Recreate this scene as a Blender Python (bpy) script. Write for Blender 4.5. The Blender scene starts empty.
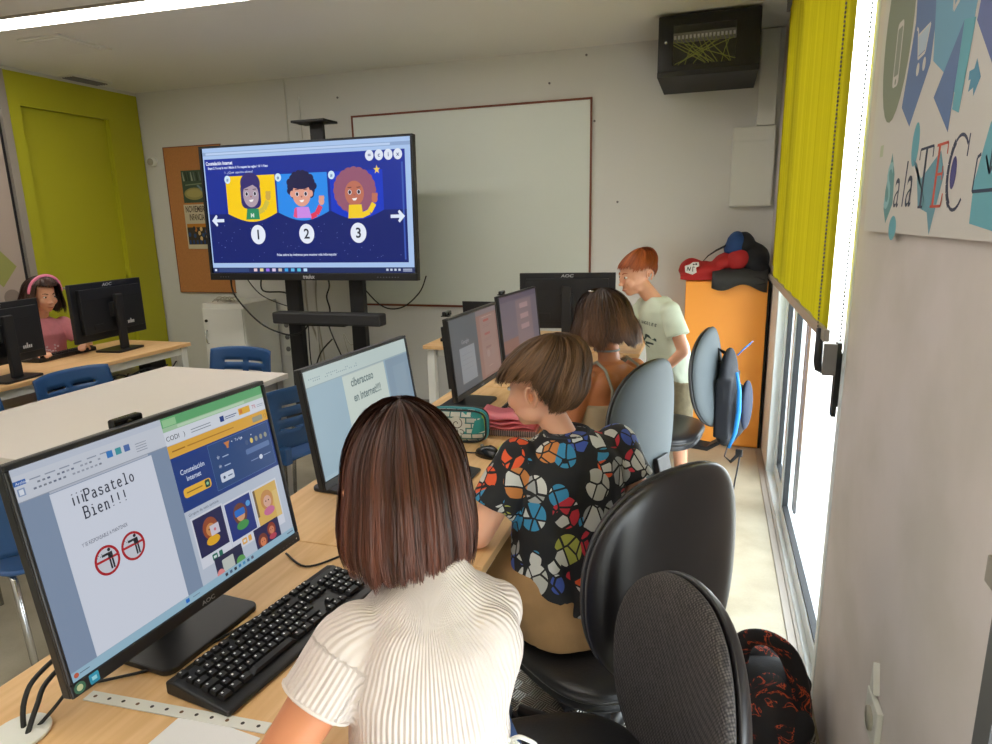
import bpy, bmesh, math, random
from math import sin, cos, pi, radians, sqrt, atan2, hypot
from mathutils import Vector, Matrix, Euler, noise
V = Vector
random.seed(7)
SC = bpy.context.scene
COL = SC.collection

# ------------------------------------------------------------------ camera
cam = bpy.data.cameras.new('camera'); cam_o = bpy.data.objects.new('camera', cam); COL.objects.link(cam_o)
_p, _y, _r = radians(-12.836), radians(-18.237), radians(-1.256)
_f = V((sin(_y)*cos(_p), cos(_y)*cos(_p), sin(_p)))
_r0 = _f.cross(V((0, 0, 1))).normalized(); _u0 = _r0.cross(_f)
_rr = cos(_r)*_r0 + sin(_r)*_u0; _uu = -sin(_r)*_r0 + cos(_r)*_u0
cam_o.matrix_world = Matrix(((_rr.x, _uu.x, -_f.x, 0), (_rr.y, _uu.y, -_f.y, 0), (_rr.z, _uu.z, -_f.z, 1.5), (0, 0, 0, 1)))
cam.sensor_width = 36; cam.lens = 658.1/992*36; cam.clip_start = .02
SC.camera = cam_o

# ------------------------------------------------------------------ light
SC.view_settings.view_transform = 'Standard'; SC.view_settings.look = 'None'
SC.view_settings.gamma = 1; SC.view_settings.exposure = 0.42; SC.view_settings.use_curve_mapping = False
w = bpy.data.worlds.new('daylight'); SC.world = w; w.use_nodes = True
w.node_tree.nodes['Background'].inputs[0].default_value = (.86, .95, 1, 1)
w.node_tree.nodes['Background'].inputs[1].default_value = 7

X0, X1, YB, YF, ZC = -4.82, .365, 4.83, -2.0, 2.65

def portal(loc, sx, sy):
    l = bpy.data.lights.new('window_portal', 'AREA'); l.shape = 'RECTANGLE'; l.size = sx; l.size_y = sy
    l.cycles.is_portal = True
    o = bpy.data.objects.new('window_portal', l); COL.objects.link(o); o.location = loc
    o.rotation_euler = (0, radians(90), 0)      # -Z looks to -X
    return o
portal((.52, 3.36, 1.3), 2.6, 2.7)
portal((.52, .1, 1.3), 2.6, 1.7)

# ------------------------------------------------------------------ colour and material
def s2l(c):
    return c/12.92 if c <= .04045 else ((c+.055)/1.055)**2.4
def rgb(r, g, b): return (s2l(r/255), s2l(g/255), s2l(b/255), 1)
def mat(name, col, rough=.6, metal=0, spec=.5, var=0, vscale=8, bump=0, bscale=60, **kw):
    m = bpy.data.materials.new(name); m.use_nodes = True
    nt = m.node_tree; b = nt.nodes['Principled BSDF']
    b.inputs['Base Color'].default_value = col
    b.inputs['Roughness'].default_value = rough; b.inputs['Metallic'].default_value = metal
    b.inputs['Specular IOR Level'].default_value = spec
    tc = nt.nodes.new('ShaderNodeTexCoord')
    if var:
        n = nt.nodes.new('ShaderNodeTexNoise'); n.inputs['Scale'].default_value = vscale; n.inputs['Detail'].default_value = 4
        nt.links.new(tc.outputs['Object'], n.inputs['Vector'])
        mx = nt.nodes.new('ShaderNodeMix'); mx.data_type = 'RGBA'
        mx.inputs[6].default_value = tuple(c*(1-var) for c in col[:3])+(1,)
        mx.inputs[7].default_value = tuple(min(1, c*(1+var)) for c in col[:3])+(1,)
        nt.links.new(n.outputs['Fac'], mx.inputs[0]); nt.links.new(mx.outputs[2], b.inputs['Base Color'])
    if bump:
        n = nt.nodes.new('ShaderNodeTexNoise'); n.inputs['Scale'].default_value = bscale; n.inputs['Detail'].default_value = 3
        nt.links.new(tc.outputs['Object'], n.inputs['Vector'])
        bp = nt.nodes.new('ShaderNodeBump'); bp.inputs['Strength'].default_value = bump; bp.inputs['Distance'].default_value = .002
        nt.links.new(n.outputs['Fac'], bp.inputs['Height']); nt.links.new(bp.outputs[0], b.inputs['Normal'])
    for k, v in kw.items(): b.inputs[k].default_value = v
    return m
_em = {}
def emis(col, s=1.0):
    k = (col, round(s, 3))
    if k not in _em:
        m = bpy.data.materials.new('screen_light'); m.use_nodes = True; b = m.node_tree.nodes['Principled BSDF']
        b.inputs['Base Color'].default_value = (.01, .01, .012, 1); b.inputs['Roughness'].default_value = .35
        b.inputs['Specular IOR Level'].default_value = .25
        b.inputs['Emission Color'].default_value = rgb(*col); b.inputs['Emission Strength'].default_value = s*.80
        _em[k] = m
    return _em[k]
_pp = {}
def paper(col):
    if col not in _pp: _pp[col] = mat('printed_paper', rgb(*col), .7)
    return _pp[col]

def wood_mat(name, c1, c2, axis='Y'):
    m = bpy.data.materials.new(name); m.use_nodes = True; nt = m.node_tree; b = nt.nodes['Principled BSDF']
    tc = nt.nodes.new('ShaderNodeTexCoord'); mp = nt.nodes.new('ShaderNodeMapping')
    mp.inputs['Scale'].default_value = (14, 1.2, 14) if axis == 'Y' else (1.2, 14, 14)
    n = nt.nodes.new('ShaderNodeTexNoise'); n.inputs['Scale'].default_value = 3; n.inputs['Detail'].default_value = 6; n.inputs['Distortion'].default_value = .6
    cr = nt.nodes.new('ShaderNodeValToRGB'); cr.color_ramp.elements[0].position = .35; cr.color_ramp.elements[1].position = .65
    cr.color_ramp.elements[0].color = c1; cr.color_ramp.elements[1].color = c2
    nt.links.new(tc.outputs['Object'], mp.inputs[0]); nt.links.new(mp.outputs[0], n.inputs['Vector'])
    nt.links.new(n.outputs['Fac'], cr.inputs[0]); nt.links.new(cr.outputs[0], b.inputs['Base Color'])
    b.inputs['Roughness'].default_value = .42; b.inputs['Specular IOR Level'].default_value = .4
    return m

M = {}
M['wall'] = mat('white_wall_paint', rgb(214, 213, 208), .8, var=.03, vscale=1.5, bump=.12, bscale=120)
M['ceil'] = mat('ceiling_paint', rgb(228, 227, 220), .85, var=.03, vscale=1)
M['green'] = mat('lime_green_paint', rgb(174, 172, 28), .55, var=.05, vscale=2)
M['white'] = mat('white_paint_metal', rgb(226, 226, 218), .4)
M['plastic_white'] = mat('white_plastic', rgb(222, 222, 214), .45)
M['board'] = mat('whiteboard_enamel', rgb(214, 220, 212), .28, var=.02, vscale=3)
M['brown'] = mat('reddish_brown_trim', rgb(120, 62, 38), .5)
M['cork'] = mat('cork', rgb(188, 128, 74), .9, var=.15, vscale=90)
M['black'] = mat('black_plastic', rgb(24, 24, 26), .45, bump=.05, bscale=300)
M['black_gloss'] = mat('glossy_black_plastic', rgb(20, 20, 22), .18)
M['black_matte'] = mat('matte_black_metal', rgb(22, 22, 24), .6)
M['shell'] = mat('black_chair_shell', rgb(30, 27, 28), .33, var=.1, vscale=6, spec=.6)
M['leather'] = mat('black_vinyl_leather', rgb(36, 36, 38), .36, bump=.3, bscale=180, spec=.6)
M['orange'] = mat('orange_laminate', rgb(255, 166, 62), .45)
M['desk'] = wood_mat('light_beech_laminate', rgb(216, 172, 118), rgb(230, 190, 138), 'Y')
M['desk_x'] = wood_mat('light_beech_laminate_crosswise', rgb(216, 172, 118), rgb(230, 190, 138), 'X')
M['edge'] = mat('beech_edge_band', rgb(200, 150, 95), .5)
M['tabletop'] = mat('white_laminate', rgb(222, 214, 204), .35, var=.015)
M['blue'] = mat('blue_polypropylene', rgb(36, 78, 128), .42, var=.04, bump=.1, bscale=200)
M['chrome'] = mat('chrome_tube', rgb(200, 200, 200), .22, metal=1)
M['alu'] = mat('anodised_aluminium', rgb(168, 160, 150), .4, metal=.3)
M['frame_white'] = mat('white_door_profile', rgb(225, 232, 235), .35)
M['gasket'] = mat('black_rubber_gasket', rgb(20, 24, 28), .6)
M['grey'] = mat('grey_plastic', rgb(120, 118, 116), .5)
M['keycap'] = mat('black_keycap', rgb(26, 26, 28), .5)
M['legend'] = mat('white_key_legend', rgb(215, 215, 215), .5)
M['cable'] = mat('black_cable', rgb(18, 18, 18), .5)
M['cable_w'] = mat('pale_cable', rgb(170, 165, 150), .5)
M['skin'] = mat('fair_skin', rgb(226, 168, 136), .5, var=.06, vscale=12, **{'Subsurface Weight': .15, 'Subsurface Radius': (.012, .005, .003), 'Subsurface Scale': 1.0})
M['skin_warm'] = mat('warm_skin', rgb(208, 138, 98), .5, var=.06, vscale=12, **{'Subsurface Weight': .15, 'Subsurface Radius': (.012, .005, .003), 'Subsurface Scale': 1.0})
M['skin_tan'] = mat('tanned_skin', rgb(190, 122, 80), .45, var=.06, vscale=12, **{'Subsurface Weight': .1, 'Subsurface Radius': (.012, .005, .003), 'Subsurface Scale': 1.0})
M['lip'] = mat('lips', rgb(190, 100, 88), .45)
M['eye'] = mat('eye_white', rgb(235, 232, 226), .2)
M['iris'] = mat('dark_iris', rgb(45, 30, 22), .15)
M['khaki'] = mat('khaki_cotton', rgb(158, 122, 80), .85, var=.1, vscale=30, bump=.4, bscale=60)
M['olive'] = mat('mottled_shorts_cotton', rgb(120, 110, 85), .85, var=.4, vscale=35)
M['jeans'] = mat('blue_denim', rgb(66, 96, 150), .85, var=.2, vscale=160, bump=.4, bscale=300)
M['mint'] = mat('pale_mint_cotton', rgb(205, 216, 196), .85, var=.04, vscale=20, bump=.3, bscale=30)
M['pink'] = mat('pink_cotton', rgb(222, 140, 150), .85, var=.1, vscale=60)
M['strap'] = mat('grey_strap', rgb(150, 150, 140), .7)
M['shoe'] = mat('dark_shoe', rgb(38, 38, 44), .6)

def link(o, parent=None):
    COL.objects.link(o)
    if parent is not None: o.parent = parent
    return o
def tag(o, label=None, cat=None, group=None, kind=None):
    if label: o['label'] = label
    if cat: o['category'] = cat
    if group: o['group'] = group
    if kind: o['kind'] = kind
    return o
def thing(name, label, cat, loc=(0, 0, 0), rz=0, group=None):
    o = bpy.data.objects.new(name, None); COL.objects.link(o); o.empty_display_size = .1
    o.location = loc; o.rotation_euler = (0, 0, rz)
    return tag(o, label, cat, group)

def smooth(pts, sub=5):
    P = [V(p) for p in pts]; out = []
    for i in range(len(P)-1):
        a, b, c_, d = P[max(i-1, 0)], P[i], P[i+1], P[min(i+2, len(P)-1)]
        for k in range(sub):
            q = k/sub; out.append(.5*(2*b+(c_-a)*q+(2*a-5*b+4*c_-d)*q*q+(3*b-a-3*c_+d)*q**3))
    return out+[P[-1]]

class MB:
    """collects shapes, then links them as ONE mesh object"""
    def __init__(s): s.v = []; s.f = []; s.m = []; s.sm = []
    def add(s, vs, fs, mi=0, T=None, smooth=False):
        b = len(s.v)
        for p in vs:
            p = V(p); s.v.append(T @ p if T is not None else p)
        for f in fs: s.f.append([b+i for i in f]); s.m.append(mi); s.sm.append(smooth)
        return s
    def box(s, c, d, rot=None, mi=0, T=None):
        x, y, z = d[0]/2, d[1]/2, d[2]/2
        vs = [V((a*x, b*y, e*z)) for e in (-1, 1) for b in (-1, 1) for a in (-1, 1)]
        R = Euler(rot).to_matrix() if rot else Matrix.Identity(3)
        vs = [R @ q + V(c) for q in vs]
        return s.add(vs, [(0, 2, 3, 1), (4, 5, 7, 6), (0, 1, 5, 4), (2, 6, 7, 3), (0, 4, 6, 2), (1, 3, 7, 5)], mi, T)
    def span(s, x0, x1, y0, y1, z0, z1, mi=0, T=None):
        return s.box(((x0+x1)/2, (y0+y1)/2, (z0+z1)/2), (abs(x1-x0), abs(y1-y0), abs(z1-z0)), None, mi, T)
    def tube(s, pts, r, n=10, mi=0, T=None, caps=True, flat=None):
        pts = [V(p) for p in pts]; N = len(pts)
        rs = r if isinstance(r, (list, tuple)) else [r]*N
        vs = []; up = None
        for i, p in enumerate(pts):
            t = (pts[min(i+1, N-1)]-pts[max(i-1, 0)]).normalized()
            if up is None:
                up = V((0, 0, 1)) if abs(t.z) < .9 else V((1, 0, 0))
            a = t.cross(up).normalized(); up = a.cross(t).normalized()
            for k in range(n):
                an = 2*pi*k/n; q = a*cos(an)*rs[i]+up*sin(an)*rs[i]*(flat or 1)
                vs.append(p+q)
        fs = [(i*n+k, i*n+(k+1) % n, (i+1)*n+(k+1) % n, (i+1)*n+k) for i in range(N-1) for k in range(n)]
        if caps: fs += [tuple(range(n-1, -1, -1)), tuple((N-1)*n+k for k in range(n))]
        return s.add(vs, fs, mi, T, True)
    def cyl(s, c, r, h, n=24, mi=0, axis='z', r2=None, T=None):
        r2 = r if r2 is None else r2
        d = {'x': V((1, 0, 0)), 'y': V((0, 1, 0)), 'z': V((0, 0, 1))}[axis]
        return s.tube([V(c)-d*h/2, V(c)+d*h/2], [r, r2], n, mi, T)
    def ell(s, c, r, n=16, mi=0, rot=None, T=None):
        vs = [V((0, 0, 1))]; m = n//2
        for i in range(1, m):
            for k in range(n): vs.append(V((sin(pi*i/m)*cos(2*pi*k/n), sin(pi*i/m)*sin(2*pi*k/n), cos(pi*i/m))))
        vs.append(V((0, 0, -1)))
        R = Euler(rot).to_matrix() if isinstance(rot, tuple) else (rot if rot is not None else Matrix.Identity(3))
        vs = [R @ V((q.x*r[0], q.y*r[1], q.z*r[2]))+V(c) for q in vs]
        fs = [(0, 1+k, 1+(k+1) % n) for k in range(n)]
        for i in range(m-2):
            a = 1+i*n
            fs += [(a+k, a+n+k, a+n+(k+1) % n, a+(k+1) % n) for k in range(n)]
        a = 1+(m-2)*n
        fs += [(a+k, len(vs)-1, a+(k+1) % n) for k in range(n)]
        return s.add(vs, fs, mi, T, True)
    def prism(s, poly, axis, a, b, mi=0, T=None):
        """extrude a 2D outline along an axis from a to b"""
        def P(u, v, w): return {'x': (w, u, v), 'y': (u, w, v), 'z': (u, v, w)}[axis]
        n = len(poly); vs = [P(u, v, a) for u, v in poly]+[P(u, v, b) for u, v in poly]
        fs = [tuple(range(n-1, -1, -1)), tuple(range(n, 2*n))]+[(i, (i+1) % n, n+(i+1) % n, n+i) for i in range(n)]
        return s.add(vs, fs, mi, T)
    def lathe(s, prof, c=(0, 0, 0), n=32, mi=0, T=None, sx=1, sy=1):
        vs = []; N = len(prof)
        for r, z in prof:
            for k in range(n): vs.append((c[0]+r*cos(2*pi*k/n)*sx, c[1]+r*sin(2*pi*k/n)*sy, c[2]+z))
        fs = [(i*n+k, i*n+(k+1) % n, (i+1)*n+(k+1) % n, (i+1)*n+k) for i in range(N-1) for k in range(n)]
        fs += [tuple(range(n-1, -1, -1)), tuple((N-1)*n+k for k in range(n))]
        return s.add(vs, fs, mi, T, True)
    def mesh(s, name, mats):
        me = bpy.data.meshes.new(name); me.from_pydata([tuple(p) for p in s.v], [], s.f)
        for m in (mats if isinstance(mats, (list, tuple)) else [mats]): me.materials.append(m)
        me.polygons.foreach_set('material_index', s.m); me.polygons.foreach_set('use_smooth', s.sm)
        bm = bmesh.new(); bm.from_mesh(me); bmesh.ops.recalc_face_normals(bm, faces=bm.faces); bm.to_mesh(me); bm.free()
        me.update(); return me
    def build(s, name, mats, parent=None, bevel=0, loc=None, seg=2, label=None):
        o = bpy.data.objects.new(name, s.mesh(name, mats)); link(o, parent)
        if loc: o.location = loc
        if bevel:
            b = o.modifiers.new('bevel', 'BEVEL'); b.width = bevel; b.segments = seg; b.limit_method = 'ANGLE'; b.angle_limit = radians(50)
        if label: o['label'] = label
        return o

def oval_pad(w, h, tf, tb, curve=0, ex=2.4, nr=12, na=48, edge=.35, lean=0):
    """closed pad in the local xz plane: front bulges to +y by tf, back to -y by tb"""
    vs = []; fs = []
    def sup(a):
        c, s_ = cos(a), sin(a)
        return (abs(c)**(2/ex))*(1 if c >= 0 else -1), (abs(s_)**(2/ex))*(1 if s_ >= 0 else -1)
    def yoff(u, v): return curve*(u*u)*1.0 + lean*v*v
    for side, t in ((1, tf), (-1, tb)):
        base = len(vs); vs.append((0, side*t+yoff(0, 0), 0))
        for i in range(1, nr+1):
            rho = sin(pi/2*i/nr)
            prof = (1-rho**(2/edge))**(edge) if rho < 1 else 0
            for k in range(na):
                u, v = sup(2*pi*k/na); u *= rho; v *= rho
                vs.append((u*w/2, side*t*prof+yoff(u, v), v*h/2))
        for k in range(na):
            fs.append((base, base+1+k, base+1+(k+1) % na))
            for i in range(nr-1):
                a = base+1+i*na; fs.append((a+k, a+na+k, a+na+(k+1) % na, a+(k+1) % na))
    # stitch the rims
    a = 1+(nr-1)*na; b = (1+nr*na)+1+(nr-1)*na
    for k in range(na): fs.append((a+k, b+k, b+(k+1) % na, a+(k+1) % na))
    return vs, fs

# ------------------------------------------------------------------ flat print: words and pictures on a screen or sheet
_txt = {}
def text_geo(body, bold=0.0, shear=0.0):
    k = (body, bold, shear)
    if k not in _txt:
        c = bpy.data.curves.new('t', 'FONT'); c.body = body; c.size = 1; c.offset = bold; c.shear = shear; c.resolution_u = 3
        o = bpy.data.objects.new('t', c); COL.objects.link(o)
        dg = bpy.context.evaluated_depsgraph_get(); me = bpy.data.meshes.new_from_object(o.evaluated_get(dg))
        vs = [(p.co.x, p.co.y) for p in me.vertices]; fs = [tuple(f.vertices) for f in me.polygons]
        bpy.data.objects.remove(o); bpy.data.curves.remove(c); bpy.data.meshes.remove(me)
        if vs:
            x0 = min(p[0] for p in vs); x1 = max(p[0] for p in vs); vs = [(p[0]-x0, p[1]) for p in vs]; wd = x1-x0
        else: wd = 0
        _txt[k] = (vs, fs, wd)
    return _txt[k]
class Canvas:
    """coordinates: u right, v up, in metres; T maps (u, v, height) to the parent's space; overlapping shapes are stacked in thin layers"""
    def __init__(s, matf, T, step=.00008): s.mb = MB(); s.keys = []; s.matf = matf; s.T = T; s.step = step; s.bb = []
    def mi(s, c):
        if c not in s.keys: s.keys.append(c)
        return s.keys.index(c)
    def z(s, pts):
        x0 = min(p[0] for p in pts); x1 = max(p[0] for p in pts); y0 = min(p[1] for p in pts); y1 = max(p[1] for p in pts)
        L = 0
        for a, b, c, d, l in s.bb:
            if l > L and a < x1 and b > x0 and c < y1 and d > y0: L = l
        L += 1; s.bb.append((x0, x1, y0, y1, L)); return L*s.step
    def poly(s, pts, c):
        h = s.z(pts); s.mb.add([(u, v, h) for u, v in pts], [tuple(range(len(pts)))], s.mi(c), s.T); return s
    def rect(s, u0, v0, u1, v1, c): return s.poly([(u0, v0), (u1, v0), (u1, v1), (u0, v1)], c)
    def rrect(s, u0, v0, u1, v1, r, c):
        pts = []
        for cx, cy, a in ((u1-r, v1-r, 0), (u0+r, v1-r, 90), (u0+r, v0+r, 180), (u1-r, v0+r, 270)):
            pts += [(cx+r*cos(radians(a+b)), cy+r*sin(radians(a+b))) for b in (0, 30, 60, 90)]
        return s.poly(pts, c)
    def ell(s, u, v, a, b, c, n=28, a0=0, a1=360): 
        return s.poly([(u+a*cos(radians(a0+(a1-a0)*k/n)), v+b*sin(radians(a0+(a1-a0)*k/n))) for k in range(n if a1-a0 == 360 else n+1)], c)
    def ring(s, u, v, a, b, t, c, n=40):
        h = s.z([(u-a, v-b), (u+a, v+b)]); vs = []
        for k in range(n):
            an = 2*pi*k/n; vs += [(u+a*cos(an), v+b*sin(an), h), (u+(a-t)*cos(an), v+(b-t)*sin(an), h)]
        s.mb.add(vs, [(2*k, 2*((k+1) % n), 2*((k+1) % n)+1, 2*k+1) for k in range(n)], s.mi(c), s.T); return s
    def line(s, pts, wd, c):
        h = s.z(pts+[(pts[0][0]+wd, pts[0][1]+wd), (pts[0][0]-wd, pts[0][1]-wd)])
        for (a, b), (e, f) in zip(pts, pts[1:]):
            L = hypot(e-a, f-b) or 1e-6; nx, ny = -(f-b)/L*wd/2, (e-a)/L*wd/2
            s.mb.add([(a+nx, b+ny, h), (e+nx, f+ny, h), (e-nx, f-ny, h), (a-nx, b-ny, h)], [(3, 2, 1, 0)], s.mi(c), s.T)
        return s
    def text(s, body, u, v, size, c, sx=1, bold=0, shear=0, align='l', width=None):
        vs, fs, wd = text_geo(body, bold, shear)
        if not vs: return s
        if width: sx = width/(wd*size)
        off = {'l': 0, 'c': -.5, 'r': -1}[align]*wd*size*sx
        P = [(u+off+p[0]*size*sx, v+p[1]*size) for p in vs]; h = s.z(P)
        s.mb.add([(p[0], p[1], h) for p in P], fs, s.mi(c), s.T); return s
    def build(s, name, parent=None, label=None):
        return s.mb.build(name, [s.matf(k) for k in s.keys], parent, label=label)

# ------------------------------------------------------------------ grown surfaces (bodies, clothes, bags)
def loft(mb, secs, n=28, ex=2.2):
    """secs: (centre, rx, ry, yaw) horizontal-ish elliptical sections stacked into one closed form"""
    vs = []
    for c, rx, ry, yaw in secs:
        c = V(c)
        for k in range(n):
            a = 2*pi*k/n; ca, sa = cos(a), sin(a)
            x = rx*abs(ca)**(2/ex)*(1 if ca >= 0 else -1); y = ry*abs(sa)**(2/ex)*(1 if sa >= 0 else -1)
            vs.append(c+V((x*cos(yaw)-y*sin(yaw), x*sin(yaw)+y*cos(yaw), 0)))
    N = len(secs)
    fs = [(i*n+k, i*n+(k+1) % n, (i+1)*n+(k+1) % n, (i+1)*n+k) for i in range(N-1) for k in range(n)]
    fs += [tuple(range(n-1, -1, -1)), tuple((N-1)*n+k for k in range(n))]
    mb.add(vs, fs, 0, None, True)
def limb(mb, pts, rs, n=16, ends=True, flat=None):
    P = []; R = []
    pts = [V(p) for p in pts]
    for i in range(len(pts)-1):
        for t in (0, .25, .5, .75):
            P.append(pts[i].lerp(pts[i+1], t)); R.append(rs[i]+(rs[i+1]-rs[i])*t)
    P.append(pts[-1]); R.append(rs[-1])
    mb.tube(P, R, n, flat=flat)
    if ends:
        for p, r in zip(pts, rs): mb.ell(p, (r, r, r), 14)
def grow(name, mb, m, parent=None, voxel=.006, smooth=6, attr=None, factor=.5, disp=None, label=None):
    me = mb.mesh('tmp', m); o = bpy.data.objects.new('tmp', me); ws = bpy.data.scenes.new('work'); ws.collection.objects.link(o)
    r = o.modifiers.new('r', 'REMESH'); r.mode = 'VOXEL'; r.voxel_size = voxel; r.use_smooth_shade = True
    s = o.modifiers.new('s', 'SMOOTH'); s.iterations = smooth; s.factor = factor
    vl = ws.view_layers[0]; vl.update(); dg = vl.depsgraph; out = bpy.data.meshes.new_from_object(o.evaluated_get(dg))
    bpy.data.objects.remove(o); bpy.data.meshes.remove(me); bpy.data.scenes.remove(ws)
    out.name = name; out.materials.clear()
    for q in (m if isinstance(m, (list, tuple)) else [m]): out.materials.append(q)
    out.polygons.foreach_set('use_smooth', [True]*len(out.polygons))
    if disp:
        N = len(out.vertices); co = [0.0]*(3*N); out.vertices.foreach_get('co', co); nr = [tuple(n_.vector) for n_ in out.vertex_normals]
        for i in range(N):
            d = disp(V(co[3*i:3*i+3]))
            for k in range(3): co[3*i+k] += nr[i][k]*d
        out.vertices.foreach_set('co', co); out.update()
    if attr:
        a = out.attributes.new('rib', 'FLOAT', 'POINT')
        a.data.foreach_set('value', [attr(v.co) for v in out.vertices])
    ob = bpy.data.objects.new(name, out); link(ob, parent)
    if label: ob['label'] = label
    return ob

# ================================================================== SETTING
def struct(mb, name, m, **k): return tag(mb.build(name, m, **k), kind='structure')
def floor_mat():
    m = bpy.data.materials.new('beige_vinyl_floor'); m.use_nodes = True; nt = m.node_tree; b = nt.nodes['Principled BSDF']
    tc = nt.nodes.new('ShaderNodeTexCoord')
    n = nt.nodes.new('ShaderNodeTexNoise'); n.inputs['Scale'].default_value = 3.5; n.inputs['Detail'].default_value = 8
    n2 = nt.nodes.new('ShaderNodeTexNoise'); n2.inputs['Scale'].default_value = 120
    cr = nt.nodes.new('ShaderNodeValToRGB'); cr.color_ramp.elements[0].color = rgb(158, 147, 124); cr.color_ramp.elements[1].color = rgb(186, 178, 156)
    cr.color_ramp.elements[0].position = .3; cr.color_ramp.elements[1].position = .62
    mx = nt.nodes.new('ShaderNodeMix'); mx.data_type = 'RGBA'; mx.blend_type = 'MULTIPLY'; mx.inputs[0].default_value = .15
    nt.links.new(tc.outputs['Object'], n.inputs['Vector']); nt.links.new(tc.outputs['Object'], n2.inputs['Vector'])
    nt.links.new(n.outputs['Fac'], cr.inputs[0]); nt.links.new(cr.outputs[0], mx.inputs[6]); nt.links.new(n2.outputs['Fac'], mx.inputs[7])
    nt.links.new(mx.outputs[2], b.inputs['Base Color']); b.inputs['Roughness'].default_value = .38
    return m
struct(MB().span(X0-.15, X1+.14, YF-.1, YB+.15, -.1, 0), 'floor', floor_mat())
struct(MB().span(X0-.15, X1+.14, YF-.1, YB+.15, ZC, ZC+.12), 'ceiling', M['ceil'])
struct(MB().span(X0-.15, X1+.14, YB, YB+.15, 0, ZC), 'wall_back', M['wall'])
struct(MB().span(X0-.15, X1+.14, YF-.12, YF, 0, ZC), 'wall_front', M['wall'])
# right wall with the glazed door opening and a second opening beside the camera
def plaster_mat():
    m = mat('worn_plaster', rgb(200, 190, 184), .75)
    nt = m.node_tree; b = nt.nodes['Principled BSDF']; tc = nt.nodes['Texture Coordinate']
    n = nt.nodes.new('ShaderNodeTexNoise'); n.inputs['Scale'].default_value = 3; n.inputs['Detail'].default_value = 5
    cr = nt.nodes.new('ShaderNodeValToRGB'); cr.color_ramp.elements[0].position = .38; cr.color_ramp.elements[1].position = .6
    cr.color_ramp.elements[0].color = rgb(208, 200, 194); cr.color_ramp.elements[1].color = rgb(220, 211, 208)
    nt.links.new(tc.outputs['Object'], n.inputs['Vector']); nt.links.new(n.outputs['Fac'], cr.inputs[0]); nt.links.new(cr.outputs[0], b.inputs['Base Color'])
    return m
M['plaster'] = plaster_mat()
rw = MB()
rw.span(X1, X1+.14, YF, -.75, 0, ZC); rw.span(X1, X1+.14, .905, 2.0, 0, ZC)
rw.span(X1, X1+.14, 4.42, YB, 0, ZC); rw.span(X1, X1+.14, -.75, .905, 2.55, ZC); rw.span(X1, X1+.14, 2.0, 4.42, 2.6, ZC)
struct(rw, 'wall_right', M['plaster'])
lw = MB(); lw.span(X0-.15, X0, YF, 3.75, 0, ZC).span(X0-.15, X0, 4.5, YB, 0, ZC).span(X0-.15, X0, 3.75, 4.5, 2.40, ZC)
struct(lw, 'wall_left', M['wall'])
struct(MB().span(-2.6, -1.0, YB-.012, YB, 0, .08).span(-1.0, -.17, YB-.012, YB, 0, .08).span(X0, -4.0, YB-.012, YB, 0, .08), 'baseboard_back', M['grey'])
# lime green panel wall around the door
gp = MB(); gp.span(X0, X0+.02, 3.66, 3.752, 0, 2.62).span(X0, X0+.02, 4.498, 4.815, 0, 2.62).span(X0, X0+.02, 3.752, 4.498, 2.39, 2.62).span(X0-.15, X0, 3.75, 3.756, 0, 2.40).span(X0-.15, X0, 4.494, 4.5, 0, 2.40).span(X0-.15, X0, 3.756, 4.494, 2.394, 2.40)
struct(gp, 'trim_1', M['green'])
d1 = MB().span(X0-.06, X0-.02, 3.757, 4.493, .002, 2.393).build('door_1', M['green'], bevel=.003); tag(d1, kind='structure')
for z in (.3, 1.15, 1.93):
    MB().cyl((X0-.012, 4.492, z), .009, .11, 12).build('hinge', M['green'], d1)
MB().box((X0-.012, 3.83, 1.05), (.012, .05, .16)).tube([(X0-.01, 3.83, 1.07), (X0+.04, 3.83, 1.07), (X0+.045, 3.94, 1.07)], .009).build('door_handle', M['alu'], d1, label='grey metal door handle')
struct(MB().span(X0, X0+.03, 3.60, 3.655, 0, 2.62), 'trim_2', M['alu'])
# glazed door and fixed pane in the right wall
GL = bpy.data.materials.new('clear_glass'); GL.use_nodes = True
nt = GL.node_tree; nt.nodes.clear()
_o = nt.nodes.new('ShaderNodeOutputMaterial'); _m = nt.nodes.new('ShaderNodeMixShader'); _t = nt.nodes.new('ShaderNodeBsdfTransparent')
_g = nt.nodes.new('ShaderNodeBsdfGlossy'); _g.inputs['Roughness'].default_value = .02; _lw = nt.nodes.new('ShaderNodeLayerWeight'); _lw.inputs[0].default_value = .5
_pw = nt.nodes.new('ShaderNodeMath'); _pw.operation = 'POWER'; _pw.inputs[1].default_value = 5; nt.links.new(_lw.outputs['Facing'], _pw.inputs[0])
_fr = nt.nodes.new('ShaderNodeMath'); _fr.operation = 'MULTIPLY_ADD'; _fr.inputs[1].default_value = .4; _fr.inputs[2].default_value = .04; nt.links.new(_pw.outputs[0], _fr.inputs[0])
nt.links.new(_fr.outputs[0], _m.inputs[0]); nt.links.new(_t.outputs[0], _m.inputs[1]); nt.links.new(_g.outputs[0], _m.inputs[2]); nt.links.new(_m.outputs[0], _o.inputs[0])
M['glass'] = GL
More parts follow.
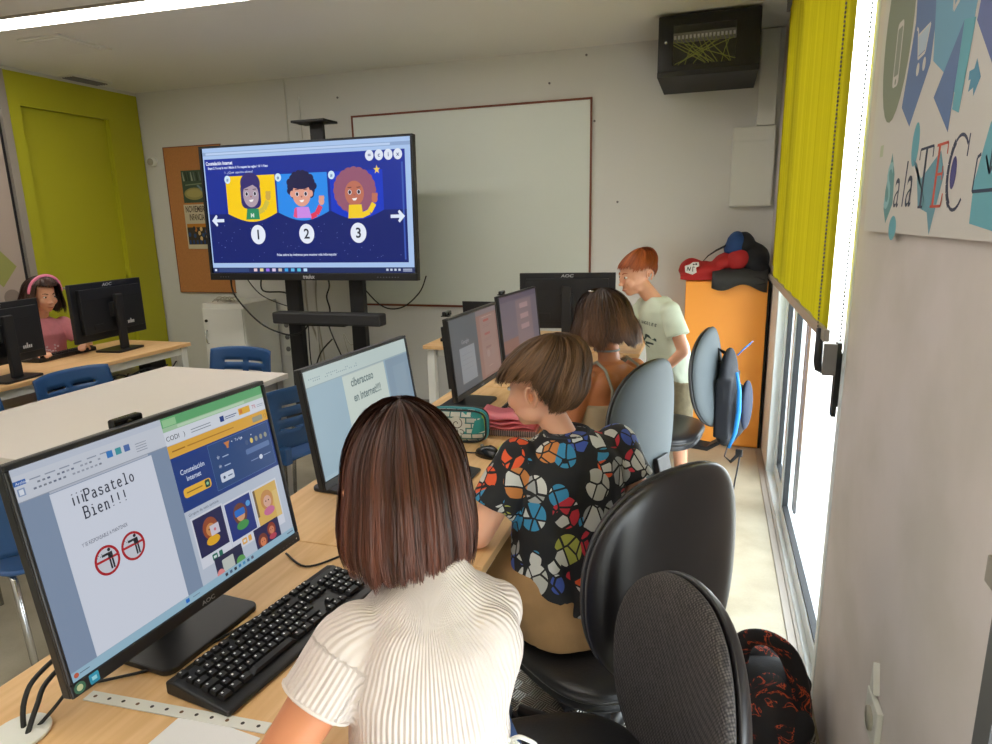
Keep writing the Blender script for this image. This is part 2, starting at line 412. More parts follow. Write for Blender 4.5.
def leaf(name, y0, y1, z0, z1, x, fw=.075, d=.05):
    o = MB().span(x, x+d, y0, y0+fw, z0, z1).span(x, x+d, y1-fw, y1, z0, z1).span(x, x+d, y0+fw, y1-fw, z0, z0+fw).span(x, x+d, y0+fw, y1-fw, z1-fw, z1).build(name, M['frame_white'], bevel=.003)
    tag(o, kind='structure')
    MB().span(x+d*.4, x+d*.6, y0+fw, y1-fw, z0+fw, z1-fw).build('pane', M['glass'], o)
    g = .012
    MB().span(x+.006, x+d*.6, y0+fw, y0+fw+g, z0+fw, z1-fw).span(x+.006, x+d*.6, y1-fw-g, y1-fw, z0+fw, z1-fw).span(x+.006, x+d*.6, y0+fw+g, y1-fw-g, z0+fw, z0+fw+g).span(x+.006, x+d*.6, y0+fw+g, y1-fw-g, z1-fw-g, z1-fw).build('gasket', M['gasket'], o)
    return o
fr = MB(); fr.span(X1-.003, X1+.13, 2.002, 2.04, 0, 2.6).span(X1-.003, X1+.13, 4.02, 4.418, 0, 2.6).span(X1+.02, X1+.13, 2.04, 4.02, 2.53, 2.6).span(X1+.0, X1+.13, 2.04, 4.02, 0, .014)
struct(fr, 'trim_3', M['frame_white'], bevel=.004)
struct(MB().span(X1-.012, X1+.0, 2.0, 4.42, .0, .012).span(X1-.04, X1-.012, 2.0, 4.42, 0, .006), 'trim_4', M['alu'])
dl = leaf('door_2', 2.042, 3.42, .016, 2.526, X1+.02, .06)
leaf('door_3', 3.455, 4.01, .016, 2.526, X1+.04, .07)
struct(MB().span(X1+.03, X1+.10, 3.422, 3.453, .016, 2.526), 'trim_5', M['gasket'])
h = MB(); h.span(X1-.003, X1+.022, 2.072, 2.098, .95, 1.11); h.box((X1-.006, 2.085, 1.03), (.012, .034, .22)); h.tube([(X1-.006, 2.085, 1.06), (X1-.045, 2.085, 1.055)], .011)
h.tube([(X1-.04, 2.085, 1.055), (X1-.055, 2.085, 1.062), (X1-.058, 2.085, 1.08), (X1-.058, 2.085, 1.18)], [.011, .012, .012, .011]).build('door_handle', M['black'], dl, label='black lever handle turned upwards')
# opening near the camera
leaf('window_1', -.74, .895, .02, 2.54, X1+.02, .06, .06)
struct(MB().span(X1-.004, X1+.02, .86, .905, 0, 2.55), 'trim_6', mat('dark_grey_profile', rgb(88, 88, 90), .4))
# outside ground
tag(MB().span(X1+.14, 14, -10, 16, -.16, -.06).build('courtyard_ground', mat('pale_concrete', rgb(200, 196, 188), .8)), kind='structure')

# ================================================================== CEILING
def strip_light(x0, x1, y, wd, label, s=9.0, rz=.05):
    t = thing('ceiling_strip_light', label, 'light', ((x0+x1)/2, y, ZC), rz, 'recessed ceiling light strips')
    L = (x1-x0)/2
    MB().span(-L, L, -wd/2-.008, -wd/2, -.014, 0).span(-L, L, wd/2, wd/2+.008, -.014, 0).span(-L-.008, -L, -wd/2, wd/2, -.014, 0).span(L, L+.008, -wd/2, wd/2, -.014, 0).build('frame', M['alu'], t)
    m = bpy.data.materials.new('light_diffuser'); m.use_nodes = True; b = m.node_tree.nodes['Principled BSDF']
    b.inputs['Emission Color'].default_value = (1, .955, .90, 1); b.inputs['Emission Strength'].default_value = s
    MB().span(-L, L, -wd/2, wd/2, -.012, -.002).build('diffuser', m, t)
strip_light(-4.6, -.5, 3.06, .155, 'long white ceiling strip light above the white table', 15)
strip_light(-1.9, .1, .55, .13, 'white ceiling strip light above the nearest monitor', 12)
strip_light(-4.0, -2.2, .55, .13, 'white ceiling strip light over the near left of the room', 14)
strip_light(-3.2, -.2, -1.0, .13, 'white ceiling strip light behind the camera', 16)
v = thing('ceiling_vent', 'square white access grille on the ceiling left of the strip light', 'vent', (-3.94, 3.45, ZC))
MB().span(-.17, .17, -.19, .19, -.014, 0).build('frame', M['white'], v, bevel=.002)
MB().span(-.14, .14, -.16, .16, -.018, -.010).build('grille', M['ceil'], v)
v = thing('ceiling_vent', 'small slotted air vent on the ceiling above the lime door', 'vent', (-4.70, 4.24, ZC))
MB().span(-.08, .08, -.17, .17, -.012, 0).build('frame', M['plastic_white'], v)
for k in range(5): MB().box((-.05+.025*k, 0, -.016), (.012, .3, .008), (0, .5, 0)).build('slat', M['grey'], v)

# ================================================================== BACK WALL
wb = thing('whiteboard', 'large white wall board with a thin reddish brown frame', 'whiteboard', (-1.785, YB, 1.59))
MB().span(-.93, .93, -.012, 0, -.72, .725).build('panel', M['board'], wb)
fm = MB(); fm.span(-.94, .94, -.02, 0, .722, .736).span(-.94, .94, -.02, 0, -.736, -.722).span(-.94, -.928, -.02, 0, -.722, .722).span(.928, .94, -.02, 0, -.722, .722)
fm.build('frame', M['brown'], wb)
cb = thing('cork_board', 'brown cork notice board on the back wall behind the television', 'notice board', (-4.285, YB, 1.565))
MB().span(-.295, .295, -.015, 0, -.62, .62).build('panel', M['cork'], cb)
MB().span(-.3, .3, -.018, 0, .62, .626).span(-.3, .3, -.018, 0, -.626, -.62).span(-.301, -.295, -.018, 0, -.62, .62).build('frame', M['brown'], cb)
def wallT(x, y, z): return Matrix.Translation((x, y, z)) @ Matrix.Rotation(radians(90), 4, 'X')
def sheet(name, label, cat, x, z, w_, h_, paint, y=YB-.017, group=None):
    t = thing(name, label, cat, (x, y, z), 0, group)
    MB().span(-w_/2, w_/2, -.0015, 0, -h_/2, h_/2).build('sheet', M['plastic_white'], t)
    c = Canvas(paper, wallT(0, -.0016, 0), .0003); paint(c, w_, h_); c.build('print', t); return t
def p_map(c, w_, h_):
    a, b = w_/2, h_/2
    c.rect(-a, -b, a, b, (62, 82, 62)); random.seed(3)
    c.ell(-a*.3, -b*.45, a*.62, b*.38, (150, 142, 84)); c.ell(-a*.3, -b*.42, a*.5, b*.26, (172, 160, 96))
    for k in range(11):
        u = -a*.9+k*a*.17; c.poly([(u, b*.35), (u+a*.1, b*.35), (u+a*.02, b*.9), (u-a*.03, b*.9)], random.choice([(150, 160, 140), (96, 110, 100), (40, 52, 44)]))
    c.poly([(a*.0, b*.1), (a*.95, -b*.9), (a*.7, -b*.95), (-a*.1, b*.05)], (110, 134, 140)); c.ell(a*.6, -b*.2, a*.12, b*.3, (34, 74, 70)); c.line([(-a*.8, b*.1), (a*.8, b*.2)], .01, (120, 134, 104))
def p_nov(c, w_, h_):
    a, b = w_/2, h_/2
    c.rect(-a, -b, a, b, (206, 196, 168)); c.text('NOVIEMBRE', 0, b*.66, .075, (74, 60, 50), align='c', width=a*1.7, bold=.02); c.text('INFANCIA', 0, b*.3, .075, (74, 60, 50), align='c', width=a*1.2, bold=.02)
    c.rect(-a*.9, -b*.8, a*.9, b*.14, (196, 128, 40)); c.rect(-a*.9, -b*.8, a*.9, -b*.02, (58, 48, 40)); random.seed(5)
    for k in range(16): c.ell(random.uniform(-a*.8, a*.8), random.uniform(-b*.6, -b*.05), a*.11, b*.1, random.choice([(220, 190, 130), (40, 72, 120), (210, 200, 180), (190, 120, 50), (36, 40, 48)]))
    for k in range(6): c.rect(-a*.85+k*a*.3, -b*.78, -a*.7+k*a*.3, -b*.6, (34, 62, 110))
def p_dark(c, w_, h_):
    c.rect(-w_/2, -h_/2, w_/2, h_/2, (72, 74, 52)); c.rect(-w_*.4, -h_*.3, w_*.4, h_*.1, (110, 104, 70))
sheet('landscape_print', 'green landscape picture pinned at the top of the cork board', 'poster', -4.25, 1.855, .34, .27, p_map)
sheet('notice_poster', 'cream poster reading NOVIEMBRE INFANCIA pinned on the cork board', 'poster', -4.30, 1.515, .26, .38, p_nov, y=YB-.0195)
sheet('small_print', 'small dark print beside the cream poster, partly behind the television', 'poster', -4.08, 1.50, .16, .2, p_dark)
t = thing('wall_sensor', 'small round white sensor on the back wall beside the lime panel', 'sensor', (-4.71, YB, 2.08))
MB().cyl((0, -.02, 0), .045, .04, 20, axis='y').build('base', M['plastic_white'], t, bevel=.005); MB().ell((0, -.045, -.005), (.03, .02, .03)).build('lens', M['cable_w'], t)
for x, lab in ((-3.33, 'vertical white cable duct rising from behind the television to the ceiling'), (-3.19, 'thin white cable duct just right of the wider duct above the television')):
    hh = 2.64 if x < -3.3 else 2.5
    tag(MB().span(x-.022 if x < -3.3 else x-.008, x+.022 if x < -3.3 else x+.008, YB-.018, YB, .3, hh).build('cable_duct', M['wall'], bevel=.002), lab, 'duct')
for x, z in ((-2.84, 2.47), (-1.15, 2.44), (-.89, 2.60), (-.83, 2.17), (-.66, 1.62)):
    tag(MB().cyl((x, YB-.003, z), .008, .006, 10, axis='y').build('wall_screw', M['grey']), 'grey screw left in the back wall near the whiteboard', 'screw', 'screws left in the back wall')
# network cabinet
rk = thing('network_cabinet', 'black wall-mounted network cabinet with a dark glass door', 'cabinet', (-.085, 4.47, 2.47))
MB().span(-.28, .28, -.2, .355, -.165, -.15).span(-.28, .28, -.2, .355, .15, .165).span(-.28, -.265, -.2, .355, -.15, .15).span(.265, .28, -.2, .355, -.15, .15).span(-.265, .265, .215, .23, -.15, .15).build('body', M['black_matte'], rk, bevel=.002)
dr = MB().span(-.275, -.195, -.215, -.2, -.135, .162).span(.15, .278, -.215, -.2, -.135, .162).span(-.195, .15, -.215, -.2, .11, .162).span(-.195, .15, -.215, -.2, -.135, -.105).build('door', M['black_gloss'], rk)
MB().span(-.195, .15, -.21, -.205, -.105, .11).build('pane', M['glass'], dr)
MB().cyl((-.235, -.22, .02), .008, .012, 12, axis='y').build('lock', M['chrome'], dr)
MB().span(-.28, .28, -.218, -.2, -.165, -.137).build('base_strip', M['black_matte'], rk)
pp = MB().span(-.25, .25, -.12, -.1, .04, .09)
for k in range(22): pp.span(-.24+.022*k, -.228+.022*k, -.124, -.12, .055, .075, 1)
pp.build('patch_panel', [M['grey'], M['legend']], rk)
MB().span(-.25, .25, -.17, .1, -.13, -.1).build('switch', M['grey'], rk)
sw = MB()
for k in range(14): sw.span(-.1+.016*k, -.09+.016*k, -.174, -.17, -.12, -.108)
sw.build('ports', M['legend'], rk)
random.seed(11)
for k in range(18):
    a = -.23+.024*k; b = random.uniform(-.2, .2)
    MB().tube([(a, -.125, .06), (a+.01, -.17, .03), ((a+b)/2, -.18, -.03), (b, -.17, -.09), (b, -.16, -.1)], .0022, 6).build('patch_cord', mat('yellow_green_cord', rgb(150, 160, 60), .5) if k == 0 else bpy.data.materials['yellow_green_cord'], rk)
t = thing('wall_box', 'flat white distribution box on the wall above the school bags', 'box', (.215, YB, 1.815))
MB().span(-.13, .13, -.05, 0, -.25, .25).build('body', M['plastic_white'], t, bevel=.004); MB().span(-.125, .125, -.054, -.05, -.245, .16).build('cover', M['plastic_white'], t, bevel=.003)
tag(MB().span(.225, .335, YB-.04, YB, 2.07, 2.64).build('wide_cable_duct', M['plastic_white'], bevel=.003), 'wide grey cable duct on the back wall right of the network cabinet', 'duct')
t = thing('socket_block', 'white column of wall sockets behind the television stand', 'socket', (-3.48, YB, .62))
MB().span(-.045, .045, -.03, 0, -.22, .22).build('plate', M['plastic_white'], t, bevel=.003)
for k in range(4): MB().cyl((0, -.032, -.16+.105*k), .022, .006, 16, axis='y').build('socket', M['grey'], t)

# low white cabinet
t = thing('low_cabinet', 'low white metal cabinet against the back wall behind the television', 'cabinet', (-3.77, 4.58, 0))
MB().span(-.2, .2, -.2, .23, .0, .9).build('body', M['white'], t, bevel=.004)
dr = MB().span(-.195, .195, -.215, -.2, .04, .86).build('door', M['white'], t, bevel=.003)
MB().cyl((-.16, -.22, .76), .012, .012, 12, axis='y').build('lock', M['black'], dr); MB().tube([(-.165, -.217, .68), (-.165, -.235, .67), (-.162, -.235, .58), (-.162, -.217, .57)], .006).build('door_handle', M['chrome'], dr)

# orange cupboard
t = thing('orange_cupboard', 'waist-high orange cupboard in the corner beside the glazed door', 'cupboard', (.09, 4.64, 0))
MB().span(-.25, .25, -.17, .18, .0, 1.1).build('body', M['orange'], t, bevel=.003)
MB().span(-.247, .247, -.19, -.172, .012, 1.097).build('door', M['orange'], t, bevel=.003)
MB().span(.25, .262, -.17, .18, .0, 1.1).build('side_edge', M['black_matte'], t)

# ================================================================== MURAL BOARD, SIGN, BLINDS
def mural(c):
    c.rect(-1.2, -.9, 1.2, 1.3, (170, 155, 145))
    c.poly([(-.98, 0), (-.9, .15), (-.78, .0), (-.9, -.14)], (140, 150, 70)); c.ell(-.95, -.2, .055, .06, (128, 116, 108))
    c.poly([(-.1, .4), (.2, .8), (.5, .4), (.2, 0)], (140, 150, 70)); c.ell(.6, .9, .2, .2, (128, 116, 108)); c.poly([(-.9, 1.0), (-.6, 1.2), (-.5, .8)], (140, 150, 70))
t = thing('mural_board', 'beige wall panel with an olive diamond and grey dots left of the lime door', 'wall panel', (X0, 2.42, 1.3))
MB().span(0, .012, -1.15, 1.15, -.9, 1.0).build('panel', M['plastic_white'], t)
MB().span(0, .02, 1.15, 1.165, -.9, 1.0).build('edge', M['black'], t)
LT = Matrix.Translation((.0125, 0, 0)) @ Matrix(((0, 0, 1, 0), (-1, 0, 0, 0), (0, 1, 0, 0), (0, 0, 0, 1)))
cv = Canvas(paper, LT, .0004)
cv.rect(-1.15, -.9, 1.15, 1.0, (176, 160, 148))
cv.poly([(-1.10, -.04), (-.98, .10), (-.86, -.04), (-.98, -.18)], (150, 152, 84)); cv.ell(-1.03, -.26, .06, .06, (136, 122, 112))
cv.poly([(-.3, .1), (0, .5), (.3, .1), (0, -.3)], (150, 152, 84)); cv.ell(.6, .6, .16, .16, (136, 122, 112)); cv.poly([(-1, .62), (-.7, .9), (-.6, .5)], (120, 140, 150))
cv.build('print', t)

# SALA TEC sign on the near right wall. u runs towards the camera (-y), v up
t = thing('sala_tec_sign', 'large printed panel reading Sala TEC with blue icons on the right wall', 'sign', (X1, 1.92, 1.46))
SW, SH = 1.35, .95
MB().span(-.012, 0, -SW, -.05, 0, SH).build('panel', M['plastic_white'], t, bevel=.001)
ST = Matrix.Translation((-.0125, 0, 0)) @ Matrix(((0, 0, -1, 0), (-1, 0, 0, 0), (0, 1, 0, 0), (0, 0, 0, 1)))
c = Canvas(paper, ST, .00015)
BL, BD, TE, GR, WH = (120, 170, 196), (104, 128, 172), (110, 176, 190), (140, 148, 128), (214, 210, 204)
c.rect(.05, 0, SW, SH, WH)
c.poly([(.30, .25), (.376, .204), (.473, .299), (.49, .60), (.30, .60), (.34, .40)], BD)
c.ell(.205, .42, .118, .187, GR)
c.rrect(.196, .303, .246, .432, .012, WH); c.rrect(.203, .325, .240, .42, .004, (150, 156, 142)); c.ell(.222, .313, .006, .006, (150, 156, 142))
c.poly([(.49, .30), (.465, .405), (.50, .60), (.76, .60), (.70, .42), (.66, .20), (.60, .25)], BL)
c.poly([(.519, .235), (.637, .33), (.622, .166)], BD); c.poly([(.637, .33), (.69, .32), (.665, .19), (.63, .20)], TE)
c.line([(.355, .385), (.366, .38), (.385, .325), (.43, .328), (.447, .372), (.37, .368)], .006, WH); c.poly([(.372, .366), (.445, .372), (.43, .332), (.387, .330)], (190, 206, 216)); c.ell(.392, .305, .010, .012, WH); c.ell(.432, .307, .010, .012, WH)
c.line([(.555, .44), (.575, .36), (.60, .37), (.61, .46)], .009, WH)
c.poly([(.695, .215), (.70, .232), (.69, .232), (.69, .245), (.71, .245), (.717, .258), (.742, .228), (.72, .205), (.716, .218)], (96, 152, 180))
c.poly([(.695, .314), (.80, .22), (.95, .36), (1.0, .6), (.76, .6)], (108, 120, 168))
c.poly([(.773, .023), (.770, .08), (.804, .158), (.90, .22), (1.1, .18), (1.2, .02), (1.0, 0)], TE); c.line([(.785, .119), (.772, .115), (.768, .068), (1.0, .068)], .005, (50, 66, 90)); c.line([(.825, .16), (.825, .09), (.805, .115), (.825, .09), (.845, .115)], .005, (50, 66, 90))
c.poly([(.235, .09), (.264, .165), (.30, .12), (.31, .06), (.264, .019), (.235, .05)], (106, 156, 158)); c.ell(.437, .165, .024, .04, TE); c.poly([(.43, .14), (.46, .13), (.50, .05), (.56, .04), (.586, .002), (.63, .10), (.60, .14), (.50, .10)], (110, 160, 176)); c.ell(.33, .01, .03, .025, TE)
c.rect(.145, .165, .175, .19, (190, 198, 170))
for x, b in ((.232, 'S'), (.315, 'a'), (.382, 'l'), (.408, 'a')):
    c.text(b, x, .052, .128 if b != 'S' else .135, (60, 68, 88) if b != 'S' else (150, 196, 200), sx=.85, bold=-.005 if b != 'S' else .01, shear=.15)
def serif(c, ch, u, v, s, col):
    def L(*p): c.line([(u+a*s, v+b*s) for a, b in p], s*.045, col)
    def B(*p): c.line([(u+a*s, v+b*s) for a, b in p], s*.11, col)
    if ch == 'T': L((.0, .82), (.02, 1), (.78, 1), (.78, .82)); B((.40, 1), (.36, 0)); L((.22, 0), (.5, 0))
    if ch == 'E': B((.16, 1), (.12, 0)); L((.02, 1), (.6, 1), (.6, .82)); L((.12, .52), (.46, .52)); L((.46, .64), (.46, .42)); L((.0, 0), (.56, 0), (.6, .2))
    if ch == 'C':
        P = [(.42+.42*cos(radians(a)), .5+.52*sin(radians(a))) for a in range(45, 320, 15)]
        c.line([(u+a*s, v+b*s) for a, b in P[:6]], s*.05, col); c.line([(u+a*s, v+b*s) for a, b in P[5:14]], s*.11, col); c.line([(u+a*s, v+b*s) for a, b in P[13:]], s*.05, col); L((.74, .70), (.76, 1.0))
serif(c, 'T', .478, .05, .102, (62, 70, 90)); serif(c, 'E', .575, .05, .10, (206, 92, 72)); serif(c, 'C', .648, .045, .108, (62, 68, 92)); c.ell(.675, .10, .014, .025, (84, 82, 140))
c.build('print', t)

def blind_mat():
    m = bpy.data.materials.new('lime_blind_fabric'); m.use_nodes = True; nt = m.node_tree; nt.nodes.clear()
    o = nt.nodes.new('ShaderNodeOutputMaterial'); mx = nt.nodes.new('ShaderNodeMixShader'); d = nt.nodes.new('ShaderNodeBsdfDiffuse'); tr = nt.nodes.new('ShaderNodeBsdfTranslucent')
    tc = nt.nodes.new('ShaderNodeTexCoord'); mp = nt.nodes.new('ShaderNodeMapping'); mp.inputs['Scale'].default_value = (1, 14, .15)
    n = nt.nodes.new('ShaderNodeTexNoise'); n.inputs['Scale'].default_value = 1.3
    cr = nt.nodes.new('ShaderNodeValToRGB'); cr.color_ramp.elements[0].color = rgb(192, 182, 46); cr.color_ramp.elements[1].color = rgb(212, 202, 56); cr.color_ramp.elements[0].position = .35; cr.color_ramp.elements[1].position = .65
    nt.links.new(tc.outputs['Object'], mp.inputs[0]); nt.links.new(mp.outputs[0], n.inputs['Vector']); nt.links.new(n.outputs['Fac'], cr.inputs[0])
    nt.links.new(cr.outputs[0], d.inputs[0]); nt.links.new(cr.outputs[0], tr.inputs[0]); mx.inputs[0].default_value = .3
    nt.links.new(d.outputs[0], mx.inputs[1]); nt.links.new(tr.outputs[0], mx.inputs[2]); nt.links.new(mx.outputs[0], o.inputs[0]); return m
M['blind'] = blind_mat()
def blind(x, y0, y1, zb, label, chain_y=None, group='lime roller blinds'):
    t = thing('roller_blind', label, 'blind', (x, (y0+y1)/2, 2.57), 0, group); L = (y1-y0)/2
    f = MB(); n = 30
    vs = []; 
    for i in range(n+1):
        y = -L+2*L*i/n; off = .004*sin(i*1.3)
        vs += [(off+.0, y, -.0), (off, y, zb-2.57+.03), (off+.0016, y, -.0), (off+.0016, y, zb-2.57+.03)]
    fs = []
    for i in range(n):
        a = i*4; fs += [(a, a+1, a+5, a+4), (a+2, a+6, a+7, a+3)]
    f.add(vs, fs, 0, None, True); f.build('fabric', M['blind'], t)
    MB().cyl((.03, 0, .03), .028, 2*L, 20, axis='y').build('roller', M['blind'], t)
    MB().span(-.008, .008, -L-.005, L+.005, zb-2.57, zb-2.57+.035).build('bottom_bar', M['alu'], t, bevel=.002)
    MB().span(-.02, .07, -L-.02, -L-.012, -.01, .075).span(-.02, .07, L+.012, L+.02, -.01, .075).build('bracket', M['grey'], t)
    if chain_y is not None:
        for dx, dy in ((-.014, .10), (.03, -.005)):
            ch = MB()
            z = -.0
            while z > zb-2.57+.01:
                ch.ell((.0+dx, chain_y+dy-(y0+y1)/2, z), (.0028, .0028, .0045), 6); z -= .011
            ch.build('bead_chain', M['grey'], t)
        MB().span(-.008, .026, chain_y-(y0+y1)/2-.008, chain_y-(y0+y1)/2+.008, zb-2.57-.09, zb-2.57+.0).build('chain_weight', M['grey'], t, bevel=.003)
    return t
blind(.315, 2.03, 3.95, 1.15, 'long lime roller blind hanging over the glazed door', 2.0)
blind(.33, 3.93, 4.13, 1.19, 'narrow lime roller blind strip in the far corner behind the longer one')
blind(.33, -.65, .838, 1.075, 'lime roller blind at the right edge of the picture beside the sign')
t = thing('wall_outlet', 'white wall socket low on the near right wall', 'socket', (X1, 1.335, .49))
MB().span(-.012, 0, -.045, .045, -.045, .045).build('plate', M['plastic_white'], t, bevel=.003)
MB().cyl((-.014, 0, 0), .024, .006, 20, axis='x').build('socket', M['cable_w'], t)
t = thing('tall_socket_cover', 'thin white cover above the low wall socket', 'cover', (X1, 1.345, .575))
MB().prism([(-.012, -.03), (.02, -.035), (.012, .03)], 'x', -.012, 0).build('plate', M['plastic_white'], t)

# floor plates
def plate_mat():
    m = mat('checker_plate_steel', rgb(150, 148, 140), .35, metal=.8); nt = m.node_tree; b = nt.nodes['Principled BSDF']; tc = nt.nodes['Texture Coordinate']
    mp = nt.nodes.new('ShaderNodeMapping'); mp.inputs['Scale'].default_value = (1, 1, 1); mp.inputs['Rotation'].default_value = (0, 0, radians(20))
    ck = nt.nodes.new('ShaderNodeTexChecker'); ck.inputs['Scale'].default_value = 24
    w1 = nt.nodes.new('ShaderNodeTexWave'); w1.bands_direction = 'X'; w1.inputs['Scale'].default_value = 38
    w2 = nt.nodes.new('ShaderNodeTexWave'); w2.bands_direction = 'Y'; w2.inputs['Scale'].default_value = 38
    mx = nt.nodes.new('ShaderNodeMix'); mx.data_type = 'FLOAT'
    nt.links.new(tc.outputs['Object'], mp.inputs[0])
    for q in (ck, w1, w2): nt.links.new(mp.outputs[0], q.inputs['Vector'])
    nt.links.new(ck.outputs['Fac'], mx.inputs[0]); nt.links.new(w1.outputs['Fac'], mx.inputs[2]); nt.links.new(w2.outputs['Fac'], mx.inputs[3])
    cr = nt.nodes.new('ShaderNodeValToRGB'); cr.color_ramp.elements[0].color = rgb(95, 92, 86); cr.color_ramp.elements[1].color = rgb(186, 184, 176); cr.color_ramp.elements[0].position = .5; cr.color_ramp.elements[1].position = .75
    nt.links.new(mx.outputs[0], cr.inputs[0]); nt.links.new(cr.outputs[0], b.inputs['Base Color'])
    bp = nt.nodes.new('ShaderNodeBump'); bp.inputs['Distance'].default_value = .003; nt.links.new(mx.outputs[0], bp.inputs['Height']); nt.links.new(bp.outputs[0], b.inputs['Normal']); return m
M['plate'] = plate_mat()
def rpoly(x0, x1, y0, y1, r, n=6):
    o = []
    for cx, cy, a in ((x1-r, y1-r, 0), (x0+r, y1-r, 90), (x0+r, y0+r, 180), (x1-r, y0+r, 270)):
        o += [(cx+r*cos(radians(a+90*k/n)), cy+r*sin(radians(a+90*k/n))) for k in range(n+1)]
    return o
tag(MB().prism(rpoly(-.64, -.12, 1.66, 1.98, .12), 'z', 0, .004).build('floor_plate', M['plate']), 'ribbed steel floor plate with round corners under the black chair', 'floor plate')
tag(MB().prism(rpoly(.2, .355, 1.2, 1.98, .02), 'z', 0, .004).build('floor_plate', M['plate']), 'ribbed steel floor plate beside the right wall under the flame backpack', 'floor plate')

# ================================================================== DESKS AND TABLES
def desk(name, label, cat, x0, x1, y0, y1, legs, group=None, top='desk', zt=.74, shelf=None, mat_leg='white', th=.024):
    cx, cy = (x0+x1)/2, (y0+y1)/2
    t = thing(name, label, cat, (cx, cy, 0), 0, group)
    a, b = (x1-x0)/2, (y1-y0)/2
    MB().span(-a, a, -b, b, zt-th, zt).build('top', M[top], t, bevel=.0025)
    fr = MB(); fr.span(-a+.05, a-.05, -b+.06, -b+.1, zt-th-.05, zt-th-.001).span(-a+.05, a-.05, b-.1, b-.06, zt-th-.05, zt-th-.001)
    fr.span(-a+.03, -a+.08, -b+.06, b-.06, zt-th-.05, zt-th-.001).span(a-.08, a-.03, -b+.06, b-.06, zt-th-.05, zt-th-.001)
    fr.build('frame', M[mat_leg], t)
    for lx, ly in legs:
        X = -a+.045 if lx < 0 else a-.045; Y = -b+.045 if ly < 0 else b-.045
        MB().span(X-.025, X+.025, Y-.025, Y+.025, 0, zt-th-.001).build('leg', M[mat_leg], t, bevel=.003)
    return t
L4 = [(-1, -1), (-1, 1), (1, -1), (1, 1)]
dn = desk('computer_desk', 'beech desk in the foreground carrying the nearest monitor and keyboard', 'desk', -1.13, -.46, -.32, 1.268, L4, 'beech computer desks in one row')
desk('computer_desk', 'beech desk in the middle of the row under the second and third monitors', 'desk', -1.13, -.46, 1.272, 2.86, L4, 'beech computer desks in one row')
desk('computer_desk', 'beech desk at the far end of the row under the fourth monitor', 'desk', -1.13, -.46, 2.864, 3.77, L4, 'beech computer desks in one row')
desk('computer_desk', 'beech desk along the back wall with white legs and an open laptop', 'desk', -1.74, -.38, 3.79, 4.5, L4, None, 'desk_x')
ld = desk('computer_desk', 'beech desk along the left wall in front of the girl in pink', 'desk', -4.0, -3.38, 1.75, 3.58, L4)
MB().span(-.28, .28, -.85, .85, .52, .56).build('cable_tray', M['white'], ld)
desk('meeting_table', 'large white table in the middle of the room', 'table', -2.93, -2.12, 1.52, 2.90, L4, None, 'tabletop', .74, None, 'alu', .028)
t = thing('cable_grommet', 'white round cable outlet with black cables at the near left desk edge', 'grommet', (-.985, .595, .741))
MB().cyl((0, 0, .003), .042, .006, 32).build('ring', M['plastic_white'], t, bevel=.002)

